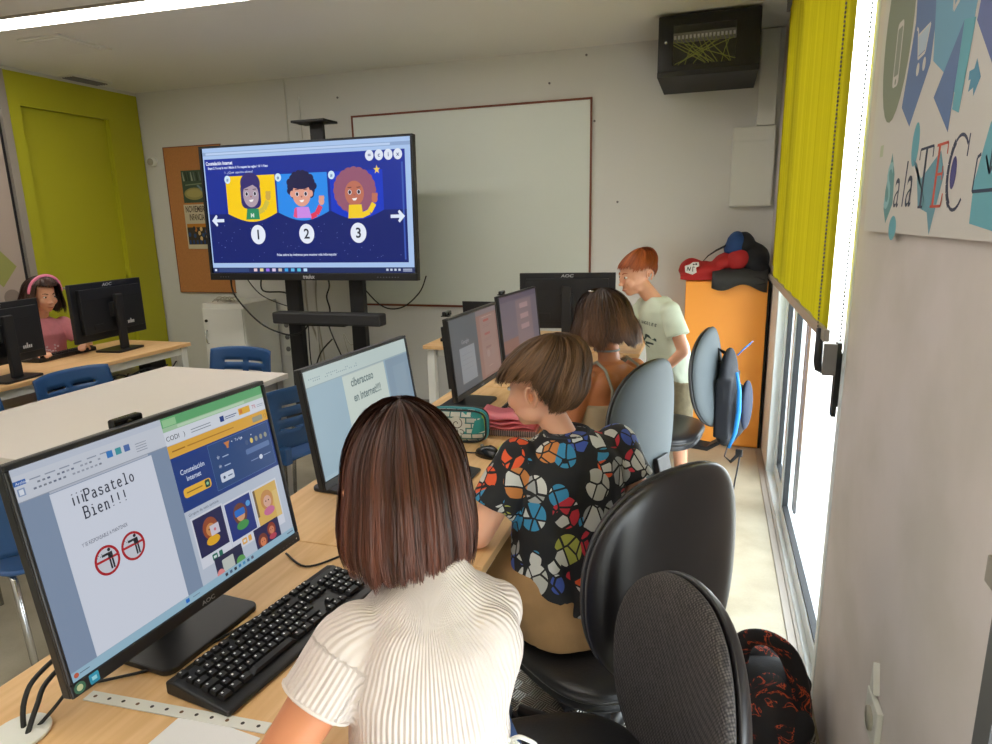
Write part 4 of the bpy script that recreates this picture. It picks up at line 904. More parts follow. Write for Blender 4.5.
# ================================================================== TELEVISION ON ITS STAND
def paint_tv(c, w_, h_):
    U = lambda u: (u-.5)*w_
    W_ = lambda v: (v-.5)*h_
    def R(u0, v0, u1, v1, k): c.rect(U(u0), W_(v0), U(u1), W_(v1), k)
    R(.014, .055, .986, .985, (168, 196, 236)); R(.014, .93, .986, .955, (140, 166, 206)); R(.03, .935, .9, .95, (186, 208, 240))
    R(.02, .13, .962, .905, (16, 44, 150)); R(.02, .13, .962, .50, (10, 30, 108)); R(.945, .15, .952, .82, (60, 90, 180))
    R(.014, .055, .986, .095, (28, 44, 92)); R(.045, .062, .2, .09, (50, 70, 120))
    for i, k in enumerate(((230, 200, 210), (230, 210, 150), (150, 110, 230), (220, 200, 230), (200, 190, 180), (60, 160, 230), (90, 180, 230), (90, 190, 220), (190, 220, 250))): R(.225+i*.031, .066, .242+i*.031, .088, k)
    for i in range(4): R(.86+i*.018, .07, .87+i*.018, .085, (200, 210, 230))
    R(.935, .078, .975, .084, (190, 200, 225)); R(.935, .066, .975, .072, (190, 200, 225)); R(.022, .068, .033, .084, (220, 230, 250))
    c.text('Constelación Internet', U(.027), W_(.862), .034, (235, 240, 255), width=.135*w_, bold=.03); c.text('Etapa 2: Yo soy la voz / Misión 3: Yo respeto las reglas / 10 11 Reto', U(.036), W_(.832), .022, (220, 230, 255), width=.30*w_, bold=.03)
    c.text('1. ¿Qué opción eliges?', U(.12), W_(.796), .022, (220, 230, 255), width=.14*w_)
    for u, sgn in ((.808, '='), (.85, 'c'), (.891, 'i'), (.932, 'x')):
        c.ell(U(u), W_(.873), .031, .035, (225, 232, 245)); c.text(sgn, U(u), W_(.873)-.012, .04, (40, 60, 130), align='c', bold=.02)
    STAR = [(cos(radians(90+36*k))*(.026 if k % 2 == 0 else .011), sin(radians(90+36*k))*(.03 if k % 2 == 0 else .012)) for k in range(10)]
    def card(u0, u1, bg):
        n = 16; P = [(U(u0), W_(.775)), (U(u0), W_(.50))]
        P += [(U(u0+(u1-u0)*k/n), W_(.50-.062*sin(pi*k/n))) for k in range(n+1)]+[(U(u1), W_(.775))]
        c.poly(P, bg)
    card(.12, .364, (250, 206, 10)); card(.372, .612, (40, 140, 236)); card(.624, .862, (16, 56, 196))
    SK = [(176, 156, 170), (226, 160, 140), (190, 112, 90)]
    # first child: dark straight bob on yellow
    def arm(u, v, sx, sleeve, skin):
        c.line([(u, v), (u+.05*sx, v+.02), (u+.085*sx, v+.075)], .036, sleeve); c.ell(u+.09*sx, v+.105, .022, .026, skin)
        for k in range(4): c.ell(u+(.078+.010*k)*sx, v+.130, .0065, .014, skin)
    u, v = U(.242), W_(.655)
    c.rrect(u-.085, v-.115, u+.08, v+.07, .045, (52, 44, 110)); c.ell(u, v+.06, .082, .075, (52, 44, 110)); c.ell(u, v-.02, .065, .085, SK[0]); c.poly([(u-.066, v+.02), (u-.05, v+.08), (u+.05, v+.08), (u+.066, v+.02), (u+.02, v+.05)], (52, 44, 110))
    arm(u+.05, v-.14, 1, (208, 190, 70), (206, 170, 70)); c.poly([(u-.055, v-.19), (u+.06, v-.19), (u+.055, v-.115), (u-.04, v-.115)], (40, 140, 96)); c.text('M', u, v-.175, .04, (210, 230, 215), align='c', bold=.03)
    u2, v2 = U(.490), W_(.64); H = (30, 28, 70)
    for k in range(18): c.ell(u2+.095*cos(k*.349)*(.9 if k % 2 else 1), v2+.04+.085*sin(k*.349), .026, .026, H)
    c.ell(u2, v2+.045, .09, .08, H); c.ell(u2-.075, v2-.01, .016, .022, SK[1]); c.ell(u2+.075, v2-.01, .016, .022, SK[1]); c.ell(u2, v2-.015, .072, .082, SK[1]); c.ell(u2, v2+.055, .078, .035, H)
    arm(u2+.06, v2-.17, 1.0, (226, 60, 90), SK[1]); c.poly([(u2-.06, v2-.175), (u2+.07, v2-.175), (u2+.05, v2-.10), (u2-.05, v2-.10)], (206, 140, 230)); c.poly([(u2-.075, v2-.165), (u2-.045, v2-.175), (u2-.045, v2-.1), (u2-.062, v2-.11)], (226, 80, 130))
    u3, v3 = U(.735), W_(.64); H = (148, 88, 112)
    for k in range(20): c.ell(u3+.125*cos(k*.314), v3+.0+.12*sin(k*.314), .036, .036, H)
    c.ell(u3, v3, .13, .125, H); c.ell(u3, v3-.02, .072, .082, SK[2])
    arm(u3+.055, v3-.165, 1.05, (244, 206, 40), SK[2]); c.poly([(u3-.055, v3-.185), (u3+.06, v3-.185), (u3+.05, v3-.095), (u3-.045, v3-.095)], (244, 206, 40))
    for uu, vv in ((u, v), (u2, v2), (u3, v3)):
        for d in (-.034, .034): c.ell(uu+d, vv-.012, .014, .016, (235, 235, 245)); c.ell(uu+d, vv-.012, .010, .013, (40, 30, 50)); c.line([(uu+d-.015, vv+.018), (uu+d+.015, vv+.02)], .005, (60, 40, 50))
        c.poly([(uu-.02, vv-.055), (uu+.02, vv-.05), (uu+.01, vv-.066), (uu-.008, vv-.068)], (250, 245, 245)); c.ell(uu, vv-.03, .007, .006, (160, 100, 90))
    c.poly([(U(.838)+a, W_(.775)+b) for a, b in STAR], (240, 206, 90))
    for uu, nn in ((.262, '1'), (.500, '2'), (.742, '3')): c.ell(U(uu), W_(.342), .060, .068, (232, 238, 250)); c.text(nn, U(uu), W_(.342)-.032, .095, (34, 40, 60), align='c', bold=.02)
    for uu in (.130, .381, .633): c.ell(U(uu), W_(.752), .025, .028, (210, 235, 250)); c.text('#', U(uu), W_(.752)-.012, .03, (40, 90, 160), align='c', bold=.02)
    for uu, sg in ((.065, -1), (.920, 1)):
        x, y = U(uu), W_(.452); c.line([(x-sg*.05, y), (x+sg*.02, y)], .022, (225, 235, 250)); c.poly([(x+sg*.055, y), (x+sg*.015, y+.042), (x+sg*.005, y+.03), (x+sg*.02, y), (x+sg*.005, y-.03), (x+sg*.015, y-.042)], (225, 235, 250))
    c.text('Pulsa sobre las imágenes para mostrar más información', U(.348), W_(.182), .024, (220, 228, 250), width=.286*w_, bold=.02)
    random.seed(9)
    for k in range(60): c.ell(U(random.uniform(.05, .93)), W_(random.uniform(.15, .42)), .0022, .0022, (150, 170, 220))
t = thing('television', 'large flat television showing a blue quiz screen with three cartoon children', 'television', (-2.729, 4.097, 1.598), radians(1.6))
TT = Matrix.Rotation(radians(-1.6), 4, 'X')
w_, h_ = 1.67, .95; a, b = w_/2, h_/2
MB().span(-a, a, .004, .04, -b, b, 0, TT).span(-a*.7, a*.7, .04, .075, -b*.6, b*.6, 0, TT).span(-a, a, -.012, .004, b-.014, b, 0, TT).span(-a, a, -.012, .004, -b, -b+.05, 0, TT).span(-a, -a+.014, -.012, .004, -b+.05, b-.014, 0, TT).span(a-.014, a, -.012, .004, -b+.05, b-.014, 0, TT).build('housing', M['black'], t, bevel=.003)
s = MB().span(-a+.014, a-.014, .001, .004, -b+.05, b-.014, 0, TT).build('screen', M['black_gloss'], t)
c = Canvas(lambda k: emis(k, .9), TT @ Matrix(((1, 0, 0, 0), (0, 0, -1, .0008), (0, 1, 0, 0), (0, 0, 0, 1))), .0003); paint_tv(c, w_, h_); c.build('screen_image', s)
c = Canvas(lambda k: paper(k), TT @ Matrix(((1, 0, 0, 0), (0, 0, -1, -.0124), (0, 1, 0, 0), (0, 0, 0, 1))))
c.text('traulux', 0, -b+.013, .04, (200, 200, 205), align='c', width=.095, bold=.02)
for k in range(8): c.rect(a-.3+.022*k, -b+.02, a-.29+.022*k, -b+.026, (100, 100, 110))
for k in range(4): c.rect(-a+.09+.022*k, -b+.02, -a+.098+.022*k, -b+.026, (100, 100, 110))
c.build('front_marks', t)
MB().cyl((a-.1, -.0135, -b+.023), .006, .004, 12, axis='y').build('power_light', emis((70, 70, 255), 1.5), t)
t = thing('television_stand', 'black wheeled television stand with two posts and a shelf', 'stand', (-2.68, 4.16, 0))
for x in (-.262, .272):
    p = MB().span(x-.055, x+.055, .0, .055, .06, 1.75).build('post', M['black_matte'], t, bevel=.004)
MB().span(-.33, .33, .057, .085, 1.35, 1.45).span(-.33, .33, .057, .085, 1.75, 1.85).build('bracket', M['black_matte'], t)
for x in (-.30, .31):
    MB().span(x-.04, x+.04, -.30, .36, .05, .10).build('foot', M['black_matte'], t, bevel=.006)
    for y in (-.26, .32):
        MB().cyl((x, y, .026), .025, .03, 18, axis='x').build('wheel', M['black'], t)
MB().span(-.26, .27, .0, .05, .06, .10).build('cross_bar', M['black_matte'], t)
MB().span(-.02, .08, .03, .06, 1.85, 2.19).build('camera_post', M['black_matte'], t); MB().span(-.11, .15, -.06, .12, 2.19, 2.205).build('camera_shelf', M['black_matte'], t, bevel=.003)
MB().span(-.23, .23, -.12, .02, .80, .815).build('shelf', M['black_matte'], t)
tag(MB().span(-.435, .435, -.05, .05, 0, .085).build('soundbar', mat('dark_grey_mesh', rgb(44, 44, 46), .6), loc=(-2.575, 4.04, .816), bevel=.012), 'long dark soundbar on the shelf below the television', 'speaker')
t = thing('media_box', 'small black box with a pale top hanging between the stand posts', 'box', (-2.72, 4.24, .36)); MB().span(-.085, .085, -.06, .06, 0, .12).build('body', M['black'], t, bevel=.004); MB().span(-.08, .08, -.055, .055, .12, .122).build('lid', M['plastic_white'], t)
MB().span(-.025, .025, -.02, .02, -.258, 0).build('support', M['black_matte'], t)
yb = 4.32
for i, (pts, lab, m, r_) in enumerate((
    ([(-3.44, 4.12, 1.14), (-3.40, 4.1, 1.0), (-3.2, 4.1, .80), (-2.98, 4.1, .72), (-2.85, 4.1, .74), (-2.78, 4.1, .80)], 'black cable looping from the left of the television down to the soundbar', 'cable', .006),
    ([(-3.3, 4.3, 1.14), (-3.3, 4.3, 1.02), (-3.08, 4.3, 1.0), (-2.98, 4.3, .85), (-3.0, 4.3, .7), (-3.06, 4.3, .56)], 'black cable curling beside the left stand post', 'cable', .006),
    ([(-3.38, 4.16, 1.20), (-3.34, 4.3, 1.0), (-3.2, 4.4, .9), (-3.05, 4.4, .88), (-3.03, 4.4, .95)], 'thin black cable arc behind the television stand', 'cable', .004),
    ([(-1.92, 4.3, 1.14), (-1.98, 4.3, 1.02), (-2.13, 4.3, .91), (-2.3, 4.3, .93), (-2.5, 4.3, 1.14)], 'black cable looping below the right end of the television', 'cable', .005),
    ([(-2.72, 4.3, 1.14), (-2.71, 4.3, 1.06), (-2.74, 4.3, .98), (-2.72, 4.3, .88), (-2.74, 4.3, .76), (-2.60, 4.25, .50)], 'black cable hanging between the stand posts to the small box', 'cable', .006),
    ([(-2.72, 4.3, .66), (-2.82, 4.28, .55), (-2.86, 4.26, .4), (-2.82, 4.26, .22)], 'black plug lead hanging behind the left stand post', 'cable', .006),
    ([(-2.52, 4.3, .78), (-2.48, 4.3, .70), (-2.56, 4.3, .62), (-2.62, 4.3, .70), (-2.55, 4.28, .45)], 'thin grey lead curling between the stand posts', 'cable_w', .003),
    ([(-3.20, 4.825, 2.0), (-3.16, 4.825, 1.2), (-3.18, 4.825, .8), (-3.1, 4.82, .0)], 'pale cable hanging down the wall behind the television', 'cable_w', .006),
    ([(-3.28, 4.825, 2.0), (-3.27, 4.825, 1.2), (-3.27, 4.825, .8), (-3.18, 4.82, .45), (-3.2, 4.81, .0)], 'pale cable bending towards the plug behind the television', 'cable_w', .008),
    ([(-3.16, 4.45, .47), (-3.13, 4.42, .42), (-3.04, 4.4, .3), (-2.98, 4.3, .15)], 'thick black plug and lead behind the blue chair', 'cable', .014),
    ([(-2.95, 4.35, .85), (-2.96, 4.35, .5), (-2.9, 4.3, .2), (-2.8, 4.2, .12)], 'black lead running down beside the left stand post', 'cable', .005))):
    cable('hanging_cable', pts, r_, lab, m)
for i in range(4):
    cable('cable_coil', [(-3.9+.05*i, 4.42, .91+.004*i), (-3.84+.05*i, 4.44, .95), (-3.79+.04*i, 4.46, .92), (-3.83+.04*i, 4.5, .907), (-3.9+.03*i, 4.44, .93)], .004, 'loop of pale cable lying on the low white cabinet', 'cable_w', 'cable', 'pale cable loops on the low cabinet')
# cables on desks
cable('monitor_cable', [(-.985, .60, .735), (-1.0, .62, .78), (-1.0, .66, .81), (-.99, .80, .84), (-.985, .89, .90)], .004, 'black monitor cable rising from the white cable outlet', 'cable', 'cable', 'monitor cables at the cable outlet')
cable('monitor_cable', [(-.97, .59, .735), (-.975, .62, .775), (-.985, .66, .80), (-.98, .79, .83), (-.97, .88, .90)], .004, 'black monitor cable rising from the white cable outlet', 'cable', 'cable', 'monitor cables at the cable outlet')
cable('monitor_cable', [(-.978, .605, .735), (-.96, .64, .765), (-.975, .70, .78), (-1.0, .80, .80), (-.99, .89, .88)], .003, 'black monitor cable rising from the white cable outlet', 'cable', 'cable', 'monitor cables at the cable outlet')
cable('keyboard_cable', [(-1.0, .70, .7435), (-.9, .78, .7435), (-.865, .84, .7435), (-.83, .95, .7435)], .0025, 'thin black cable lying between the near monitor and the keyboard')
cable('desk_cable', [(-.93, 1.2, .7435), (-.85, 1.16, .7435), (-.80, 1.22, .7435), (-.76, 1.32, .7435), (-.80, 1.42, .7435)], .0025, 'thin black cable lying on the desk above the near keyboard')
cable('mouse_cable', [(-.69, 1.985, .745), (-.76, 1.97, .7435), (-.83, 2.0, .7435), (-.88, 1.93, .7435)], .0025, 'thin black cable of the mouse beside the pencil case')
cable('mouse_cable', [(-.76, 1.965, .7437), (-.82, 1.92, .7435), (-.86, 1.90, .7435)], .0022, 'short black cable crossing the mouse cable')
for i in range(7):
    random.seed(20+i); z = .62
    cable('desk_cable', [(-3.42-.03*random.random(), 3.5-.1*i, .60+.03*random.random()), (-3.40, 3.38-.1*i, .55+.06*random.random()), (-3.41, 3.2-.1*i, .60+.04*random.random()), (-3.42, 3.0-.1*i, .57+.05*random.random())], .005, 'tangled black cable hanging under the left desk', 'cable', 'cable', 'cables under the left desk')
t = thing('power_adapter', 'black power adapter among the cables under the left desk', 'adapter', (-3.5, 3.35, .563)); MB().span(-.05, .05, -.07, .07, 0, .09).build('body', M['black'], t, bevel=.01)
MB().cyl((.0, -.08, .05), .012, .03, 12, axis='y').build('plug', M['black_matte'], t)

# ================================================================== BLUE CHAIRS
def blue_chair_mesh():
    g = []; n, m = 22, 16
    # backrest: a curved sheet with slots, local: sitter faces +y
    W_, H_ = .45, .30
    us = [-.5+i/(n) for i in range(n+1)]
    P = {}
    vs = []; fs = []
    def pt(i, j, off):
        u = -1+2*i/n; v = j/m
        wd = W_/2*(1-.05*v); x = u*wd; z = .50+v*H_+.0*u*u
        y = -.20-.05*v+.055*u*u+.02*(1-v)**2*0
        if v > .93: z -= .012*abs(u)**4
        return (x, y-off, z)
    hole = set()
    for j in (5, 8, 11):
        for i in list(range(4, 10))+list(range(12, 18)): hole.add((i, j))
    for off in (0, .006):
        for j in range(m+1):
            for i in range(n+1): vs.append(pt(i, j+(0 if j not in (6, 9, 12) else -.35), off))
    N = (n+1)*(m+1); k = lambda i, j, s: s*N+j*(n+1)+i
    for j in range(m):
        for i in range(n):
            if (i, j) in hole: 
                continue
            fs.append((k(i, j, 0), k(i+1, j, 0), k(i+1, j+1, 0), k(i, j+1, 0))); fs.append((k(i, j, 1), k(i, j+1, 1), k(i+1, j+1, 1), k(i+1, j, 1)))
    ed = {}
    for f in fs[::2]:
        for a, b in zip(f, f[1:]+f[:1]): ed[(a, b)] = 1
    for a, b in list(ed):
        if (b, a) not in ed: fs.append((b, a, a+N, b+N))
    return vs, fs
_bcv = blue_chair_mesh()
def blue_chair(loc, rz, label, group=None, arm=False):
    t = thing('blue_chair', label, 'chair', loc, rz, group)
    b = MB(); b.add(_bcv[0], _bcv[1], 0, None, True); b.build('backrest', M['blue'], t)
    vs, fs = oval_pad(.46, .44, .012, .012, 0, 5, 8, 40, .3)
    Ts = Matrix.Translation((0, .0, .45)) @ Matrix.Rotation(radians(90), 4, 'X')
    s = MB(); s.add(vs, fs, 0, Ts, True); s.build('seat', M['blue'], t)
    MB().span(-.16, -.12, -.24, -.19, .44, .52).build('back_support', M['blue'], t, bevel=.006); MB().span(.12, .16, -.24, -.19, .44, .52).build('back_support', M['blue'], t, bevel=.006)
    for sx in (-1, 1):
        MB().tube([(sx*.20, .20, 0), (sx*.19, .17, .42), (sx*.19, .15, .436)], .011).build('leg', M['chrome'], t)
        MB().tube([(sx*.20, -.25, 0), (sx*.19, -.17, .42), (sx*.19, -.15, .436)], .011).build('leg', M['chrome'], t)
    MB().tube([(-.19, .15, .432), (.19, .15, .432)], .010).tube([(-.19, -.15, .432), (.19, -.15, .432)], .010).tube([(-.19, -.15, .434), (-.19, .15, .434)], .010).tube([(.19, -.15, .434), (.19, .15, .434)], .010).build('seat_frame', M['chrome'], t)
    return t
blue_chair((-2.66, 3.0, 0), radians(180), 'blue plastic chair at the far end of the white table, facing the camera')
blue_chair((-2.93, 2.48, 0), radians(-90), 'blue plastic chair between the left desk and the far half of the white table')
blue_chair((-2.93, 1.88, 0), radians(-90), 'blue plastic chair cut by the left edge of the picture, upper one')
blue_chair((-1.99, 2.58, 0), radians(78), 'blue plastic chair at the right side of the white table beside the nearest monitor')
blue_chair((-1.93, 3.07, 0), radians(70), 'blue plastic chair just behind the one beside the nearest monitor')
blue_chair((-2.18, 1.55, 0), radians(75), 'blue plastic chair behind the left edge of the nearest monitor')

# ================================================================== OFFICE CHAIRS
M['mesh'] = None
def mesh_mat():
    m = mat('charcoal_woven_mesh', rgb(58, 56, 56), .85); nt = m.node_tree; b = nt.nodes['Principled BSDF']; tc = nt.nodes['Texture Coordinate']
    v_ = nt.nodes.new('ShaderNodeTexVoronoi'); v_.inputs['Scale'].default_value = 240; v_.inputs['Randomness'].default_value = .2
    n = nt.nodes.new('ShaderNodeTexNoise'); n.inputs['Scale'].default_value = 40
    mp = nt.nodes.new('ShaderNodeMapping'); mp.inputs['Rotation'].default_value = (.3, .5, .2)
    nt.links.new(tc.outputs['Object'], mp.inputs[0]); nt.links.new(mp.outputs[0], v_.inputs['Vector']); nt.links.new(tc.outputs['Object'], n.inputs['Vector'])
    cr = nt.nodes.new('ShaderNodeValToRGB'); cr.color_ramp.elements[0].color = rgb(100, 93, 90); cr.color_ramp.elements[1].color = rgb(38, 35, 35); cr.color_ramp.elements[0].position = .2; cr.color_ramp.elements[1].position = .7
    mx = nt.nodes.new('ShaderNodeMix'); mx.data_type = 'RGBA'; mx.blend_type = 'MULTIPLY'; mx.inputs[0].default_value = .35
    nt.links.new(v_.outputs['Distance'], cr.inputs[0]); nt.links.new(cr.outputs[0], mx.inputs[6]); nt.links.new(n.outputs['Fac'], mx.inputs[7]); nt.links.new(mx.outputs[2], b.inputs['Base Color'])
    bp = nt.nodes.new('ShaderNodeBump'); bp.inputs['Distance'].default_value = .0012; nt.links.new(v_.outputs['Distance'], bp.inputs['Height']); nt.links.new(bp.outputs[0], b.inputs['Normal']); return m
M['mesh'] = mesh_mat()
def office_chair(loc, rz, label, front, shell, w_=.43, h_=.46, zc=.74, seat_z=.49, lean=0, back_y=-.24, group=None):
    """sitter faces local +y"""
    t = thing('office_chair', label, 'chair', loc, rz, group)
    S = MB(); vs, fs = oval_pad(.47, .45, .035, .03, 0, 2.9, 12, 56, .4)
    S.add(vs, fs, 0, Matrix.Translation((0, 0, seat_z-.03)) @ Matrix.Rotation(radians(90), 4, 'X') @ Matrix.Scale(-1, 4, (0, 1, 0)), True); S.build('seat', M['leather'], t)
    S = MB(); vs, fs = oval_pad(.45, .43, .02, .04, 0, 2.9, 12, 56, .4)
    S.add(vs, fs, 0, Matrix.Translation((0, 0, seat_z-.065)) @ Matrix.Rotation(radians(90), 4, 'X') @ Matrix.Scale(-1, 4, (0, 1, 0)), True); S.build('seat_shell', M['black'], t)
    B = Matrix.Translation((0, back_y, zc)) @ Matrix.Rotation(radians(lean), 4, 'X')
    S = MB(); vs, fs = oval_pad(w_, h_, .03, .012, .05, 2.35, 14, 64, .42); S.add(vs, fs, 0, B, True); S.build('backrest', M[front], t)
    S = MB(); vs, fs = oval_pad(w_*1.005, h_*1.005, .010, .030, .05, 2.35, 14, 64, .42); S.add(vs, fs, 0, B @ Matrix.Translation((0, -.012, 0)), True); S.build('back_shell', M[shell], t)
    # curved bracket
    k = MB(); pts = [(0, -.06, seat_z-.085), (0, back_y+.0, seat_z-.09), (0, back_y-.055, seat_z-.05), (0, back_y-.065, seat_z+.08), (0, back_y-.045, zc-.12)]
    vs = []; fs = []
    for i, p in enumerate(pts):
        tdir = (V(pts[min(i+1, 4)])-V(pts[max(i-1, 0)])).normalized(); nrm = V((0, -tdir.z, tdir.y)); hw = .045
        for sx, sn in ((-1, -1), (1, -1), (1, 1), (-1, 1)): vs.append(V(p)+V((sx*hw, 0, 0))+nrm*sn*.011)
    for i in range(4):
        for q in range(4): fs.append((i*4+q, i*4+(q+1) % 4, (i+1)*4+(q+1) % 4, (i+1)*4+q))
    fs += [(3, 2, 1, 0), (16, 17, 18, 19)]
    k.add(vs, fs); k.build('back_bracket', M['black'], t, bevel=.004)
    MB().span(-.09, .09, -.09, .09, seat_z-.12, seat_z-.085).build('mechanism', M['black_matte'], t, bevel=.006)
    lv = MB().tube([(.08, .02, seat_z-.105), (.2, .03, seat_z-.10), (.235, .035, seat_z-.12)], .006).build('lever', M['black'], t)
    MB().cyl((0, 0, .21), .028, .22, 24).cyl((0, 0, .345), .018, .07, 20).cyl((0, 0, .31), .032, .03, 24).build('column', M['black_matte'], t)
    MB().cyl((0, 0, .1), .05, .05, 24).build('hub', M['black'], t)
    for q in range(5):
        an = 2*pi*q/5+.5; d = V((cos(an), sin(an), 0)); n_ = V((-d.y, d.x, 0))
        g = MB().tube([d*.03+V((0, 0, .105)), d*.16+V((0, 0, .095)), d*.29+V((0, 0, .066))], [.028, .024, .018], 10); lg = g.build('leg', M['black'], t)
        e = d*.29
        c_ = MB().cyl((0, 0, .026), .026, .014, 20, axis='x').cyl((.02, 0, .026), .026, .014, 20, axis='x').span(-.004, .024, -.016, .02, .03, .058)
        co = c_.build('caster', M['black_matte'], t, loc=(e.x, e.y, 0)); co.rotation_euler = (0, 0, an*1.7)
    return t
def fa(x, y): return atan2(-x, y)      # rotation whose local +y points along (x, y)
office_chair((-.205, .875, 0), fa(-.87, -.5), 'nearest office chair, with a charcoal woven mesh front, under the girl in white', 'mesh', 'shell', .405, .47, .685, .56)
office_chair((-.225, 1.50, 0), fa(-.78, .62), 'glossy black office chair holding the boy in the patterned shirt', 'leather', 'shell', .46, .50, .745, .50, back_y=-.235)
M['shell_window_sheen'] = mat('chair_shell_window_sheen', rgb(84, 92, 96), .62, spec=.3)  # window gloss on these chair shells is put into the flat grey
office_chair((-.41, 2.44, 0), fa(-.93, .38), 'office chair with window sheen painted grey on its shell, holding the girl in the strappy top', 'leather', 'shell_window_sheen', .45, .46, .78, .50)
office_chair((-.23, 3.27, 0), fa(-.98, .2), 'office chair with window sheen painted grey on its shell and a blue backpack hung on its back', 'leather', 'shell_window_sheen', .44, .47, .76, .50, lean=-8, back_y=-.26)

# ================================================================== PEOPLE
def frame(f):
    """person axes from a facing direction: forward, left, up"""
    f = V((f[0], f[1], 0)).normalized(); return f, V((-f.y, f.x, 0)), V((0, 0, 1))
def head_prims(mb, HM, s=1.0):
    """HM maps head space (+y face, +x the person's right, +z up, origin mid skull) to the world"""
    R = HM.to_3x3(); 
    def e(c, r, n=18): mb.ell(HM @ (V(c)*s), tuple(q*s for q in r), n, rot=R)
    e((0, -.012, .028), (.070, .086, .078)); e((0, .012, -.005), (.061, .074, .080)); e((0, .028, -.048), (.050, .056, .056)); e((0, .052, -.088), (.024, .024, .018))
    e((0, .038, .040), (.050, .038, .038))
    for x in (-1, 1):
        e((x*.034, .058, -.032), (.022, .022, .024)); e((x*.040, .01, -.065), (.018, .040, .024))
    e((x*.077, -.030, -.012), (.010, .019, .028)); e((x*.074, -.022, -.034), (.009, .010, .011)); e((x*.030, .070, .014), (.018, .012, .006)); e((x*.009, .088, -.038), (.008, .009, .006))
    e((0, .086, -.012), (.008, .012, .022)); e((0, .096, -.033), (.010, .013, .010))
    e((0, .078, -.063), (.019, .011, .005)); e((0, .077, -.071), (.017, .011, .006))
def head_extras(parent, HM, s=1.0, brow=(70, 45, 30)):
    R = HM.to_3x3()
    for x in (-1, 1):
        ew = MB().ell(HM @ (V((x*.030, .0715, .0))*s), (.0115*s, .0075*s, .0055*s), 14, rot=R).build('eye', M['eye'], parent)
        MB().ell(HM @ (V((x*.030, .0785, .0))*s), (.0055*s, .003*s, .0052*s), 12, rot=R).build('iris', M['iris'], ew)
        P = [HM @ (V((x*(.014+.028*t), .0805-.020*t*t, .017+.006*sin(t*3)))*s) for t in (0, .25, .5, .75, 1)]
        MB().tube(P, [.0022*s, .0032*s, .003*s, .0024*s, .001*s], 6).build('eyebrow', bpy.data.materials.get('brow%s' % (brow,)) or mat('brow%s' % (brow,), rgb(*brow), .8), parent)
    for x in (-1, 1):
        P = [HM @ (V((x*(.087+.004*sin(q)), -.034-.017*cos(q)*(1 if sin(q) > -.5 else .7), -.012+.027*sin(q)))*s) for q in [radians(-80+23*k) for k in range(14)]]
        MB().tube(P, [.0025*s]+[.0042*s]*12+[.0025*s], 8).build('ear_rim', parent.data.materials[0], parent)
        MB().ell(HM @ (V((x*.083, -.030, -.012))*s), (.003*s, .007*s, .011*s), 12, rot=R).build('inner_ear', M['skin_warm'], parent)  # shading of the ear hollow, painted in as a second skin tone
    MB().tube([HM @ (V((t*.021, .0885-.012*t*t, -.067+.002*abs(t)))*s) for t in (-1, -.6, -.2, .2, .6, 1)], [.0012*s, .003*s, .0036*s, .0036*s, .003*s, .0012*s], 8, flat=.8).build('mouth', M['lip'], parent)
def hand_prims(mb, wrist, d, up, s=1.0, curl=.5, side=1):
    """d: along the palm, up: back of the hand"""
    d = V(d).normalized(); up = (V(up)-d*V(up).dot(d)).normalized(); sx = d.cross(up)*side; wrist = V(wrist)
    R = Matrix((sx, d, up)).transposed()
    mb.ell(wrist+d*.038*s, (.030*s, .040*s, .013*s), 16, rot=R)
    for k, (o, L) in enumerate(((-.021, .052), (-.007, .060), (.008, .056), (.022, .043))):
        p = wrist+d*.065*s+sx*o*s; a = 0; P = [wrist+d*.035*s+sx*o*.8*s, p]
        for q, w_ in ((0, .45), (1, .32), (2, .23)):
            a += curl*(.5+.35*q); p = p+(d*cos(a)-up*sin(a))*L*w_*s; P.append(p)
        mb.tube(P, [.0085*s, .0085*s, .008*s, .0072*s, .006*s], 10)
        mb.ell(P[-1], (.006*s,)*3, 8)
    P = [wrist+d*.012*s-sx*.015*s, wrist+d*.035*s-sx*.036*s-up*.006*s, wrist+d*.056*s-sx*.046*s-up*.016*s, wrist+d*.070*s-sx*.046*s-up*.024*s]
    mb.tube(P, [.011*s, .010*s, .0085*s, .007*s], 10); mb.ell(P[-1], (.007*s,)*3, 8)

